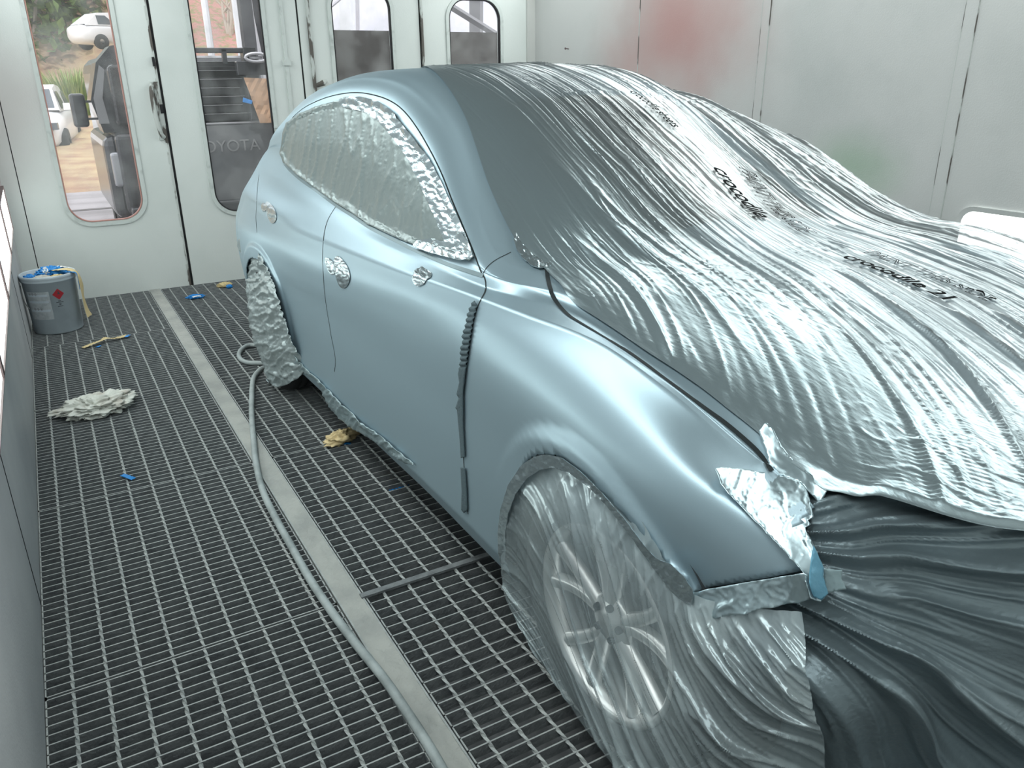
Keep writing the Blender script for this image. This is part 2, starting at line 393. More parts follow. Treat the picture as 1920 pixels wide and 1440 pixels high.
where = ['at the unseen end of the booth', 'next to the unseen end of the booth', 'at the very bottom of the picture', 'bare panel in the left foreground', 'with the white rag and blue scrap', 'with the yellow strip on it', 'under the paint pail at the doors']
whereR = ['at the unseen end of the booth', 'below the front of the car', 'beside the plastic-wrapped front wheel', 'with the straight blue tape piece by the sill', 'with the crumpled tan paper by the sill', 'with the hose loop by the rear wheel', 'with the blue scrap near the door leaves']
for i in range(1, 7):
    o = make_grate('floor_grating', XL+.002, .522, seams[i]+.002, seams[i+1]-.002, .0342 if i < 6 else .0342, -.187 if i < 6 else -.17)
    tag(o, 'grating panel left of the concrete strip, '+where[i], 'grating', 'floor gratings left of the kerb')
    o = make_grate('floor_grating', .607, 2.2, seams[i]+.002, seams[i+1]-.002, .0428, .664)
    tag(o, 'grating panel right of the concrete strip, '+whereR[i], 'grating', 'floor gratings right of the kerb')
    o = make_grate('floor_grating', 2.21, XR-.004, seams[i]+.002, seams[i+1]-.002, .0428, 2.30)
    tag(o, 'steel grating panel along the right wall, in the shadow behind the car', 'grating', 'floor gratings by the right wall')
# kerb strip with rough top
nx, ny = 8, 900; V = []
for i in range(ny):
    y = seams[1]+(seams[-1]-seams[1])*i/(ny-1)
    for j in range(nx):
        x = .531+(.597-.531)*j/(nx-1)
        wear = float(sstep(2.1, 1.5, y)); hz = float(pn(x*30, y*22, 5))*(.0006+.006*wear)+float(pn(x*90, y*90, 6))*(.0004+.002*wear)
        V.append((x, y, .002+hz))
kerb = mk('concrete_strip', V, gridfaces(ny, nx, True), CONC, None, True)
tag(kerb, 'long narrow worn concrete strip running between the floor gratings', 'concrete strip')
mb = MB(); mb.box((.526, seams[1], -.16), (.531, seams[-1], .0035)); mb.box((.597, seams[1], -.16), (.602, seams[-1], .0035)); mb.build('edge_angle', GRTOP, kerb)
# flat bar across the right-hand seam
a = on_z((684, 1116), .012); b = on_z((905, 1043), .012)
mb = MB(); mb.box((a.x-.01, 1.978, .0), (1.35, 2.0, .008))
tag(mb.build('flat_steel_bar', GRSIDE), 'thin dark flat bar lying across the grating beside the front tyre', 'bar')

# ------------------------------------------------------------------ lamps
def lampbank(name, corners, label, group, m, fr=LAMPFR, depth=.03):
    a, b, c, d = [Vector(q) for q in corners]; nn = (b-a).cross(d-a).normalized()
    r = empty(name, ((a+b+c+d)/4)); L = [q-r.location for q in (a, b, c, d)]
    mb = MB(); mb.quad(*[tuple(q) for q in L]); mb.build('diffuser', m, r)
    mb = MB(); cen = sum(L, Vector())/4
    O = [q+(q-cen).normalized()*.02 for q in L]
    for k in range(4):
        k2 = (k+1) % 4
        mb.quad(tuple(L[k]+nn*.006), tuple(O[k]+nn*.006), tuple(O[k2]+nn*.006), tuple(L[k2]+nn*.006)); mb.quad(tuple(O[k]+nn*.006), tuple(O[k]-nn*depth), tuple(O[k2]-nn*depth), tuple(O[k2]+nn*.006))
        mb.quad(tuple(L[k]-nn*.002), tuple(L[k]+nn*.006), tuple(L[k2]+nn*.006), tuple(L[k2]-nn*.002))
    mb.build('frame', fr, r); tag(r, label, 'lamp', group); return r
for i in range(5):
    y0 = -1.1+i*1.5; y1 = y0+1.30
    lampbank('light_bank', [(XL+.02, y0, 2.30), (XL+.02, y1, 2.30), (XL+.52, y1, 2.80), (XL+.52, y0, 2.80)][::-1], 'slanted strip light high along the left wall, above the picture', 'high left light banks', LAMP)
    lampbank('light_bank', [(XR-.02, y0, 2.30), (XR-.02, y1, 2.30), (XR-.52, y1, 2.80), (XR-.52, y0, 2.80)], 'slanted strip light high along the right wall, above the picture', 'high right light banks', LAMP)
yy = [6.18, 5.22, 4.08, 2.94, 1.80, .66, -.48]
nm = ['farthest of the low side lamps on the left wall, nearest the doors', 'middle one of the three low side lamps seen at the left edge', 'nearest of the three low side lamps seen at the left edge']
for i in range(4):
    o = lampbank('side_lamp', [(XL+.012, yy[i+1]+.06, .575), (XL+.012, yy[i], .575), (XL+.012, yy[i], .84), (XL+.012, yy[i+1]+.06, .84)], nm[i] if i < 3 else 'low side lamp on the left wall outside the picture', 'low lamps on the left wall', LAMPLOW, LAMPFR, .012)
for i in range(3):
    y1 = 2.335-i*1.2; y0 = y1-1.12
    r = empty('side_lamp', (XR-.012, (y0+y1)/2, .70))
    P = rrect(-.56, .56, -.13, .13, .06, 6); k = len(P)
    mb = MB(); mb.V = [(0, x, z) for x, z in P]; mb.F = [tuple(range(k))[::-1]]; mb.I = [0]; mb.build('diffuser', LAMP, r)
    mb = MB(); P2 = rrect(-.585, .585, -.155, .155, .08, 6)
    mb.V = [(.001, x, z) for x, z in P]+[(-.006, x, z) for x, z in P2]+[(.011, x, z) for x, z in P2]
    for j in range(k): mb.F += [(j, (j+1) % k, k+(j+1) % k, k+j), (k+j, k+(j+1) % k, 2*k+(j+1) % k, 2*k+j)]; mb.I += [0, 0]
    mb.build('frame', WALLR, r)
    tag(r, 'bright rounded low lamp in the right wall behind the sheeted bonnet' if i == 0 else 'low rounded lamp in the right wall outside the picture', 'lamp', 'low lamps on the right wall')
# ================================================================== THE CAR
U = [.76, .60, .44, .25, .05, -.15, -.40, -.65, -.95, -1.3, -1.7, -2.1, -2.5, -2.85, -3.15, -3.40, -3.56, -3.62]
def row(v, w): return list(zip(v, w))
ROWS = [
 row([.30,.50,.66,.76,.78,.80,.80,.80,.80,.80,.80,.80,.80,.80,.76,.66,.42,0], [.20]*4+[.15]*8+[.17,.2,.24,.28,.30,.30]),
 row([.34,.60,.76,.84,.855,.865,.865,.86,.855,.855,.855,.86,.865,.87,.83,.73,.46,0], [.26]*3+[.24,.22,.20,.195,.195,.20,.20,.205,.21,.215,.23,.26,.30,.33,.33]),
 row([.36,.62,.79,.865,.89,.893,.893,.885,.880,.880,.880,.88,.885,.892,.86,.765,.5,0], [.30]*3+[.29,.28,.27,.265,.262,.262,.262,.265,.27,.28,.29,.33,.37,.40,.40]),
 row([.36,.63,.80,.87,.893,.898,.891,.879,.872,.871,.872,.876,.886,.895,.87,.78,.52,0], [.45]*14+[.48,.50,.50,.50]),
 row([.36,.62,.80,.868,.893,.898,.888,.874,.867,.867,.870,.877,.890,.902,.88,.79,.53,0], [.60]*18),
 row([.35,.60,.785,.862,.888,.895,.889,.878,.872,.875,.879,.884,.894,.903,.88,.79,.53,0], [.68,.69,.69,.73,.76,.79,.80,.80,.785,.765,.735,.715,.70,.69,.70,.72,.74,.74]),
 row([.33,.57,.765,.835,.855,.868,.871,.870,.871,.876,.881,.886,.892,.897,.872,.78,.52,0], [.70,.72,.725,.775,.825,.86,.872,.870,.855,.83,.80,.785,.775,.77,.775,.79,.80,.80]),
 row([.29,.52,.70,.722,.772,.802,.833,.845,.853,.858,.860,.860,.857,.850,.825,.745,.50,0], [.715,.73,.735,.785,.882,.938,.943,.938,.925,.912,.90,.89,.885,.885,.885,.89,.89,.89]),
 row([.27,.49,.68,.705,.755,.775,.765,.798,.805,.812,.808,.80,.79,.775,.735,.665,.43,0], [.72,.732,.737,.787,.883,.93,.950,.952,.955,.957,.96,.972,.985,1.0,1.01,1.0,.98,.98]),
 row([.25,.46,.66,.688,.730,.745,.730,.785,.785,.780,.770,.757,.742,.715,.68,.62,.40,0], [.723,.735,.740,.778,.866,.918,.953,.975,.972,.977,1.0,1.035,1.085,1.12,1.10,1.06,1.03,1.03]),
 row([.22,.42,.60,.62,.64,.65,.70,.775,.757,.725,.708,.702,.712,.705,.66,.58,.37,0], [.725,.738,.762,.81,.885,.93,.972,.98,1.035,1.13,1.20,1.235,1.22,1.185,1.14,1.09,1.06,1.06]),
 row([.18,.35,.48,.50,.50,.50,.62,.765,.715,.642,.612,.618,.655,.675,.64,.54,.34,0], [.727,.74,.785,.835,.90,.94,.980,.985,1.092,1.285,1.408,1.425,1.36,1.26,1.18,1.12,1.09,1.09]),
 row([.15,.27,.36,.37,.37,.37,.50,.710,.655,.565,.550,.550,.56,.565,.55,.48,.30,0], [.729,.742,.80,.85,.91,.95,.985,1.0,1.115,1.325,1.458,1.475,1.435,1.36,1.27,1.15,1.11,1.11]),
 row([.10,.19,.24,.25,.25,.25,.36,.665,.612,.525,.490,.480,.49,.50,.50,.44,.28,0], [.73,.743,.80,.855,.915,.955,.99,1.006,1.130,1.345,1.482,1.495,1.458,1.385,1.31,1.17,1.12,1.12]),
 row([.05,.10,.12,.12,.12,.12,.20,.35,.33,.28,.25,.25,.25,.25,.25,.22,.14,0], [.73,.744,.805,.86,.915,.96,.995,1.045,1.20,1.395,1.500,1.507,1.482,1.422,1.36,1.20,1.14,1.12]),
 row([0]*18, [.73,.745,.81,.865,.92,.965,1.0,1.075,1.225,1.408,1.505,1.512,1.487,1.43,1.375,1.21,1.145,1.12]),
]
NS = len(U); NR = len(ROWS)
ctl = np.array([[[U[s], ROWS[r][s][0], ROWS[r][s][1]] for r in range(NR)] for s in range(NS)])   # station, row, xyz
rpos = list(range(NR))
def add_row(a, b, t):                                  # tightens the surface next to a styling crease
    global ctl
    p = a+(b-a)*t; k = int(np.searchsorted(rpos, p)); ia, ib = rpos.index(a), rpos.index(b)
    new = ctl[:, ia]*(1-t)+ctl[:, ib]*t; ctl = np.insert(ctl, k, new, axis=1); rpos.insert(k, p)
for a, b, t in ((6, 7, .88), (7, 8, .14), (7, 8, .80), (8, 9, .25), (11, 12, .86), (12, 13, .16), (1, 2, .8), (2, 3, .10)): add_row(a, b, t)
NRC = len(rpos)
# dense parameter lists
sq = []
for s in range(NS-1):
    k = max(2, int(round(abs(U[s+1]-U[s])/.0085))); sq += [s+i/k for i in range(k)]
sq.append(NS-1.0); sq = np.array(sq)
nsub = [6, 6, 20, 16, 12, 10, 10, 6, 6, 12, 12, 10, 8, 12, 12]
rq = []
for r in range(NR-1): rq += [r+i/nsub[r] for i in range(nsub[r])]
rq.append(NR-1.0); rq = np.array(rq)
# parametrise stations by u for even tangents
Ux = -np.array(U)
uq = np.interp(sq, np.arange(NS), Ux)
def by_u(q):
    A = ctl.reshape(NS, -1); return (.35*spline1(Ux, A)(q)+.65*csmooth(Ux, A)(np.clip(q, Ux[0], Ux[-1]-1e-9))).reshape(len(q), NRC, 3)
G = by_u(uq)
def cross(Gs, q):                                     # interpolate rows using chord-length-like knots shared by every station
    L = np.linalg.norm(np.diff(ctl[:, :, 1:], axis=1), axis=2)[4:13].mean(0); kn = np.concatenate([[0], np.cumsum(np.maximum(L, .003))])
    qq = np.interp(q, rpos, kn); Gt = Gs.transpose(1, 0, 2).reshape(NRC, -1)
    return (.45*spline1(kn, Gt)(qq)+.55*csmooth(kn, Gt)(np.clip(qq, 0, kn[-1]-1e-9))).reshape(len(q), len(Gs), 3).transpose(1, 0, 2)
for _r in range(len(rpos)):
    if 2 <= rpos[_r] <= 7: ctl[12:15, _r, 1] -= .010
G = by_u(uq)
S = cross(G, rq)                                      # (nu, nr, 3)
nu, nr = S.shape[:2]
ARCH = [(0.0, .318, .372), (-2.71, .318, .350)]
uu, ww = S[:, :, 0], S[:, :, 2]
side = (rq[None, :] < 6.6)
ARO = [(940,1058),(936,1035),(935,1000),(940,955),(955,908),(980,871),(1005,855),(1025,851),(1055,857),(1090,882),(1130,922),(1170,968),(1210,1021),(1240,1062),(1262,1088)]
AF = [on_v((p[0], p[1], 0), .906) for p in catmull([(*p, 0) for p in ARO], 4)]; AF = [(q[0], q[2]) for q in AF]+[(.275, .55), (.3, .3), (.3, -.1), (-.405, -.1), (-.415, .2)]
FLP = [on_v((p[0], p[1], 0), .885) for p in catmull([(*p, 0) for p in [(925,900),(940,855),(962,824),(990,803),(1022,796),(1060,804),(1095,822),(1130,852),(1165,893),(1200,941),(1235,998),(1268,1058),(1300,1112)]], 4)]
FLP = [(q[0], q[2]) for q in FLP]; d_ = pdist(FLP, uu, ww, False); fin = inpoly(FLP+[(.35, .1), (-.55, .1), (-.50, .5)], uu, ww)
S[:, :, 1] += .013*np.where(fin, sstep(0, .024, d_), 0)*side*(uu < .40)*sstep(-.50, -.18, uu)
for (ac, aw, ar) in ARCH[1:]:                          # flared arch lips
    d = np.hypot(uu-ac, ww-aw); amp = .010*(1-sstep(ar+.055, ar+.075, d))*side*(1-sstep(.10, -.25, ww-aw)*0)
    S[:, :, 1] += amp
# rounded window opening: the glass sits back from the door frame
WIN_PX = [(534,256),(530,287),(535,306),(560,331),(595,356),(630,382),(660,400),(690,421),(747,447),(800,470),(850,482),(878,488),(889,482),(876,450),(860,412),(838,368),(818,322),(793,280),(766,247),(740,214),(712,195),(680,187),(647,189),(604,201),(562,217),(540,236)]
def body_bvh():
    V = [loc(*S[i, j]) for i in range(nu) for j in range(nr)]; return BVHTree.FromPolygons(V, gridfaces(nu, nr))
bvh0 = body_bvh()
win3 = []
for p in WIN_PX:
    h, nn = carhit(bvh0, p)
    if h is not None: win3.append((-h.y, h.z))          # (u, w)
wu = S[:, :, 0]; wwv = S[:, :, 2]
dwin = pdist(win3, wu, wwv); ins = inpoly(win3, wu, wwv) & (rq[None, :] > 8.2) & (rq[None, :] < 12.0)
S[:, :, 1] -= .009*sstep(0, .014, dwin)*ins
# arch cut: snap the ring of vertices just inside each arch, then drop faces inside; the fender ends at the lamp and bumper joints
HL = [on_v(p, v) for p, v in (((1447,884),.69), ((1400,878),.74), ((1372,874),.79), ((1352,876),.815), ((1346,884),.82), ((1356,905),.82), ((1392,944),.82), ((1430,982),.815), ((1472,1026),.81), ((1508,1071),.80))]
BS = [on_v(p, v) for p, v in (((1508,1071),.80), ((1400,1090),.84), ((1330,1102),.865), ((1300,1112),.875))]
CUT = [(q[0], q[2]) for q in HL]+[(q[0], q[2]) for q in BS]+[(.20, .50), (.20, .0), (1.2, .0), (1.2, .76), (.30, .775)]
kill = np.zeros((nu, nr), bool)
def snap(poly, jmax, tol=.0135):
    global kill
    x = S[:, :, 0]; y = S[:, :, 2]; j = np.arange(nr)[None, :] < jmax
    i_ = inpoly(poly, x, y) & j; d = pdist(poly, x, y)
    near = i_ & (d < tol)
    for a, b in zip(*np.nonzero(near)):
        px_, py_ = x[a, b], y[a, b]; best = None
        for k in range(len(poly)):
            x0, y0 = poly[k]; x1, y1 = poly[(k+1) % len(poly)]; dx, dy = x1-x0, y1-y0; t = min(1, max(0, ((px_-x0)*dx+(py_-y0)*dy)/(dx*dx+dy*dy+1e-12)))
            qx, qy = x0+t*dx, y0+t*dy; dd = (qx-px_)**2+(qy-py_)**2
            if best is None or dd < best[0]: best = (dd, qx, qy)
        S[a, b, 0], S[a, b, 2] = best[1], best[2]
    kill |= i_ & ~near
jside = int(np.searchsorted(rq, 6.9))
for (ac, aw, ar) in ARCH:
    P = [(ac+ar*math.cos(a), aw+ar*math.sin(a)*1.0) for a in np.linspace(-.42, PI+.42, 70)]; P = [(ac+ar*.93, -.1)]+P+[(ac-ar*.93, -.1)]
    snap(AF if ac > -1 else P, jside)
snap(CUT, int(np.searchsorted(rq, 9.0)))
vLf = spline1([.20,.27,.34,.45,.55,.62,.74,.78],[.69,.665,.635,.56,.47,.38,.16,.0])
kill |= (S[:, :, 0] > .265) & (S[:, :, 1] > vLf(S[:, :, 0])) & (np.arange(nr)[None, :] >= int(np.searchsorted(rq, 8.9)))
kill |= S[:, :, 0] > .70
# nothing painted remains ahead of the lamp opening
kill |= (S[:, :, 0] > .47) & (np.arange(nr)[None, :] < int(np.searchsorted(rq, 9.0)))
Vb = []; Fb = []
idx = np.arange(nu*nr).reshape(nu, nr)
for i in range(nu):
    for j in range(nr): Vb.append(tuple(loc(*S[i, j])))
for i in range(nu-1):
    for j in range(nr-1):
        if kill[i, j] or kill[i+1, j] or kill[i, j+1] or kill[i+1, j+1]: continue
        Fb.append((idx[i, j], idx[i, j+1], idx[i+1, j+1], idx[i+1, j]))
# far half, mirrored
off = len(Vb)
Vb += [(-x, y, z) for x, y, z in Vb]
Fb += [tuple(off+k for k in f[::-1]) for f in Fb]
car = empty('hatchback_car'); put_car(car)
tag(car, 'silver hatchback freshly sprayed in matte base coat, half wrapped in plastic sheeting', 'car')
body = mk('body_shell', Vb, Fb, PAINT, car, True)
bm = bmesh.new(); bm.from_mesh(body.data); bmesh.ops.remove_doubles(bm, verts=bm.verts, dist=1e-5)
loose = [v for v in bm.verts if not v.link_faces]; bmesh.ops.delete(bm, geom=loose, context='VERTS')
bmesh.ops.recalc_face_normals(bm, faces=bm.faces); bm.to_mesh(body.data); 
BV = BVHTree.FromBMesh(bm); bm.free()
body.data.polygons.foreach_set('use_smooth', [True]*len(body.data.polygons))
sd = body.modifiers.new('sheet_metal', 'SOLIDIFY'); sd.thickness = .004; sd.offset = -1

def surf(p, off=0.0):
    h, nn = carhit(BV, p)
    if h is None: return None
    if nn.dot(carinv @ Vector(EYE)-h) < 0: nn = -nn
    return h+nn*off, nn
def ribbon(name, pts, wd, off, m, parent, k=6, label=None):
    """thin strip following image-traced points on the body surface"""
    P = catmull([(*p, 0) for p in pts], k); L = []
    for p in P:
        s = surf((p[0], p[1]), off)
        if s: L.append(s)
    V = []; F = []
    for i, (q, nn) in enumerate(L):
        t = (L[min(i+1, len(L)-1)][0]-L[max(i-1, 0)][0])
        if t.length < 1e-6: t = Vector((0, 1, 0))
        b = t.normalized().cross(nn).normalized()*(wd/2); V += [tuple(q+b), tuple(q-b)]
    for i in range(len(L)-1): F.append((2*i, 2*i+1, 2*i+3, 2*i+2))
    return mk(name, V, F, m, parent)
def sm(P): return P
g1 = ribbon('door_gap', [(905,515),(909,522),(911,532),(910,546),(903,560),(896,575),(889,600),(882,640),(874,690),(869,740),(866,790),(867,830),(870,870),(873,920),(878,964)], .0045, .0006, SEAM, car)
g2 = ribbon('door_gap', [(632,384),(624,396),(615,412),(609,432),(606,455),(605,480),(606,510),(608,540),(612,575),(617,605),(622,635),(627,660),(629,680),(627,697)], .0042, .0006, SEAM, car)
g3 = ribbon('door_gap', [(486,328),(483,350),(481,385),(480,410),(482,436)], .003, .0006, SEAM, car)
g4 = ribbon('bonnet_gap', [(1025,503),(1027,522),(1033,545),(1044,568),(1064,590),(1085,604),(1112,620),(1145,640),(1179,661),(1210,683),(1239,705),(1280,735),(1319,764),(1360,794),(1400,828),(1425,853),(1447,884)], .0105, .0018, SEAM, car)
g5 = ribbon('fender_gap', [(905,515),(912,503),(922,493),(934,485),(948,478),(958,473)], .0030, .0006, SEAM, car)
g6 = ribbon('waist_moulding', [(529,288),(534,308),(560,334),(595,359),(630,385),(660,404),(690,425),(718,440),(747,454),(775,468),(830,492),(870,506),(906,517)], .012, .0014, mat('waist_strip', (.20, .26, .28), .5, .6), car)
g7 = ribbon('door_gap', [(548,221),(566,205),(587,193),(615,182),(647,175),(675,174),(700,178),(725,186),(747,199),(766,218),(784,243),(800,270),(817,302),(832,335),(847,374),(862,410),(878,448),(890,478),(899,502),(905,516)], .0045, .0006, SEAM, car)

# glazing under the film
def patch(name, poly, fmap, step, m, parent=None, disp=None, amp=0, t=0, smooth=True, off=.002, inner=None):
    """fills an image-traced outline with points, carries them onto real geometry with fmap, crumples it"""
    xs = [p[0] for p in poly]; ys = [p[1] for p in poly]
    pts = [Vector(p) for p in poly]; n = len(pts); B = []
    for k in range(n):                       # densify the outline
        a, b = pts[k], pts[(k+1) % n]; m_ = max(1, int((b-a).length/step))
        B += [a+(b-a)*(i/m_) for i in range(m_)]
    nb = len(B); g = []; rr = random.Random(len(poly))
    y = min(ys)+step*.5; odd = 0
    BP = [(b.x, b.y) for b in B]
    X, Y = np.meshgrid(np.arange(float(min(xs)), max(xs), step), np.arange(float(min(ys)), max(ys), step*.87)); X[1::2] += step/2
    X = X+np.random.RandomState(1).uniform(-.18, .18, X.shape)*step; Y = Y+np.random.RandomState(2).uniform(-.18, .18, Y.shape)*step
    ok = inpoly(BP, X, Y) & (pdist(BP, X, Y) > step*.45)
    g = [Vector((a, b)) for a, b in zip(X[ok], Y[ok])]
    res = delaunay_2d_cdt(B+g, [(i, (i+1) % nb) for i in range(nb)], [], 1, 1e-4)
    vs, fs = res[0], res[2]
    D = pdist(BP, np.array([v.x for v in vs]), np.array([v.y for v in vs]))
    V = []; bad = set()
    for i, v in enumerate(vs):
        s = fmap((v.x, v.y))
        if s is None: bad.add(i); V.append((0, 0, 0)); continue
        q, nn = s
        h = disp(q, v, D[i]) if disp else 0
        V.append(tuple(q+nn*(off+h)))
    F = [tuple(f) for f in fs if not any(i in bad for i in f)]
    o = mk(name, V, F, m, parent, smooth)
    bm = bmesh.new(); bm.from_mesh(o.data); bmesh.ops.delete(bm, geom=[v for v in bm.verts if not v.link_faces], context='VERTS'); bmesh.ops.recalc_face_normals(bm, faces=bm.faces)
    # keep the outside facing the camera
    ec = carinv @ Vector(EYE); s = sum((f.normal.dot(ec-f.calc_center_median()) > 0)*2-1 for f in bm.faces)
    if s < 0: bmesh.ops.reverse_faces(bm, faces=bm.faces)
    bm.to_mesh(o.data); bm.free()
    if smooth: o.data.polygons.foreach_set('use_smooth', [True]*len(o.data.polygons))
    if t: solid(o, t)
    return o
onbody = lambda p: surf(p)
patch('side_glass', WIN_PX, onbody, 14, GLASSD, car, off=.001)

# wheels
def wheel(u, v, rad=.325, rimr=.236, rot=.2):
    r = empty('wheel'); r.parent = car; r.location = loc(u, v, rad)      # local x points inboard (-v)
    mb = MB(); w = .215
    prof = [(rimr, 0.0), (rimr+.012, -.006), (rimr+.03, -.014), (rimr+.055, -.012), (rad-.018, -.003), (rad-.006, .010), (rad, .035)]
    for q in (.06, .10, .15): prof += [(rad, q-.004), (rad-.007, q-.002), (rad-.007, q+.002), (rad, q+.004)]
    prof += [(rad, w-.035), (rad-.01, w-.01), (rad-.04, w), (rimr, w-.01)]
    mb.lathe(prof, 72, 0, 'x', closed=True); mb.build('tyre', TYRE, r, True)
    mb = MB(); mb.lathe([(rimr-.001, -.002), (rimr-.010, -.004), (rimr-.018, .004), (rimr-.024, .03), (rimr-.028, .09), (rimr-.03, .2), (rimr-.02, .205), (rimr-.012, .1), (rimr-.002, .02)], 72, 0, 'x', closed=True)
    mb.lathe([(.001, .012), (.028, .012), (.032, .018), (.058, .024), (.066, .034), (.062, .07), (.001, .07)], 40, 0, 'x')
    for k in range(5):
        for dlt in (-.155, .155):
            a = rot+2*PI*k/5+dlt*.55; b = rot+2*PI*k/5+dlt*1.75
            P = []
            for i in range(9):
                t = i/8; rr_ = .05+(rimr-.022-.05)*t; an = a+(b-a)*t; half = .017-.003*t+.004*t**3; x = .018+.016*math.sin(t*PI*.9)*.6-.014*t
                c = Vector((0, math.cos(an), math.sin(an))); s = Vector((0, -math.sin(an), math.cos(an)))
                for (hh, xx) in ((-half, x+.028), (-half*.85, x+.004), (0, x), (half*.85, x+.004), (half, x+.028)):
                    q = c*rr_+s*hh; P.append((xx, q.y, q.z))
            n0 = len(mb.V); mb.V += P
            for i in range(8):
                for j in range(4): q = n0+i*5+j; mb.F.append((q, q+1, q+6, q+5)); mb.I.append(0)
    mb.build('rim', ALLOY, r, True)
    for k in range(5):
        mb = MB(); a = rot+.3+2*PI*k/5; c = (.016, .042*math.cos(a), .042*math.sin(a)); mb.lathe([(.001, -.006), (.008, -.006), (.009, .0), (.009, .02)], 8, 0, 'x', c); mb.build('wheel_nut', DARK, r)
    mb = MB(); mb.lathe([(.001, .10), (.16, .10), (.16, .115), (.001, .115)], 40, 0, 'x'); mb.build('brake_disc', mat('brake_steel', (.2, .2, .2), .5, .7), r)
    return r
wheel(0, .885); wheel(-2.70, .875)
for u_ in (0, -2.7):
    w2 = wheel(u_, -.885); w2.scale.x = -1
# inner structure that stops light: wheel housings, floor pan, engine bay
mb = MB()
for (ac, aw, ar) in ARCH:
    for sgn in (1, -1):
        n0 = len(mb.V); kk = 26
        for i in range(kk+1):
            a = -.35+(PI+.7)*i/kk
            for v_ in (.87, .60): mb.V.append(tuple(loc(ac+(ar+.012)*math.cos(a), sgn*v_, aw+(ar+.012)*math.sin(a))))
        for i in range(kk): q = n0+2*i; mb.F.append((q, q+1, q+3, q+2)); mb.I.append(0)
        mb.V += [tuple(loc(ac+(ar+.012)*math.cos(a), sgn*.60, aw+(ar+.012)*math.sin(a))) for a in np.linspace(-.35, PI+.35, 27)]
        n1 = len(mb.V)-27; mb.F.append(tuple(range(n1, n1+27))); mb.I.append(0)
def cbox(mb, u0, u1, v0, v1, w0, w1): mb.box((-v1, -u1, w0), (-v0, -u0, w1))
cbox(mb, -3.3, .35, -.58, .58, .17, .30); cbox(mb, -2.28, -.42, -.80, .80, .17, .22); cbox(mb, -.42, .33, -.60, .58, .30, .68); cbox(mb, -.45, -.42, -.74, .74, .2, .90)
cbox(mb, -3.45, -3.3, -.5, .5, .3, .9)
mb.build('underbody', DARK, car)
# ================================================================== plastic sheeting over roof, windscreen and bonnet
def topw(u, v):
    h = BV.ray_cast(Vector((-v, -u, 3)), Vector((0, 0, -1)))
    return h[0].z if h[0] is not None else None
cu = np.arange(-2.75, .801, .025); cv = np.arange(-.86, .801, .02)
T = np.full((len(cu), len(cv)), np.nan)
for i, a in enumerate(cu):
    for j, b in enumerate(cv):
        z = topw(a, b)
        if z is not None and z > .55: T[i, j] = z
for i in range(len(cu)):                               # fill the outside with the nearest value of the row
    ok = ~np.isnan(T[i]); T[i] = np.interp(cv, cv[ok], T[i][ok]) if ok.any() else .7
def Tz(u, v):
    x = np.clip((u-cu[0])/.025, 0, len(cu)-1.001); y = np.clip((v-cv[0])/.02, 0, len(cv)-1.001)
    i = x.astype(int); j = y.astype(int); a = x-i; b = y-j
    return T[i, j]*(1-a)*(1-b)+T[i+1, j]*a*(1-b)+T[i, j+1]*(1-a)*b+T[i+1, j+1]*a*b
vL = spline1([-2.6, -2.2, -1.75, -1.3, -.95, -.72, -.60, -.52, -.47, -.40, -.34, -.24, -.11, 0, .10, .20, .27, .34, .45, .55, .62, .74],
             [.05, .22, .40, .50, .595, .645, .655, .672, .685, .708, .715, .715, .712, .70, .685, .665, .66, .655, .585, .50, .41, .2])
vFar = spline1([-2.6, -2.2, -1.8, -1.5, -1.16, -.88, -.68, -.55, -.45, -.33, -.21, 0, .3, .74], [1.28, 1.30, 1.30, 1.27, 1.185, 1.07, .985, .968, .962, .955, .935, .88, .80, .66])
NU, NV = 430, 560
us = np.linspace(-2.58, .735, NU)
p_ = np.linspace(0, 1, NV)
Ug = np.repeat(us[:, None], NV, 1)
vl = vL(us)[:, None]; vf = -1.0
v_top = vl+(vf-vl)*np.clip(p_/.88, 0, 1)[None, :]
skirt = np.clip((p_-.88)/.12, 0, 1)[None, :]
Vg = v_top - .10*skirt
base = Tz(Ug, np.maximum(v_top, -.5))
bpl = Tz(Ug, v_top*0-.5)
far = vFar(us)[:, None]
s7 = spline1([-2.6, -2.1, -1.8, -1.5, -1.38, -1.19, -.91, -.67, -.49, -.37, -.28, -.18, -.06, .2, .74], [1.24, 1.34, 1.37, 1.385, 1.375, 1.33, 1.23, 1.12, 1.05, 1.03, 1.03, 1.02, 1.00, .90, .70])(us)[:, None]-.032
b45 = Tz(Ug, v_top*0-.45); x = v_top; far = np.minimum(far, s7-.05)
q_ = b45*(x+.7)*(x+1.0)/(.25*.55)+s7*(x+.45)*(x+1.0)/(-.25*.30)+far*(x+.45)*(x+.7)/(.55*.30)
wl = np.where(v_top < -.45, np.maximum(q_, np.where(v_top > -.84, Tz(Ug, v_top)+.004, -1)), base)
W0 = wl-.55*skirt
CALM = [(-.87,-.25,-.58,-.18,.075), (-.85,-.37,-.46,-.23,.07), (-1.30,-.22,-1.08,-.24,.05), (-.26,-.16,.07,-.15,.05), (-.26,-.26,.10,-.27,.05)]
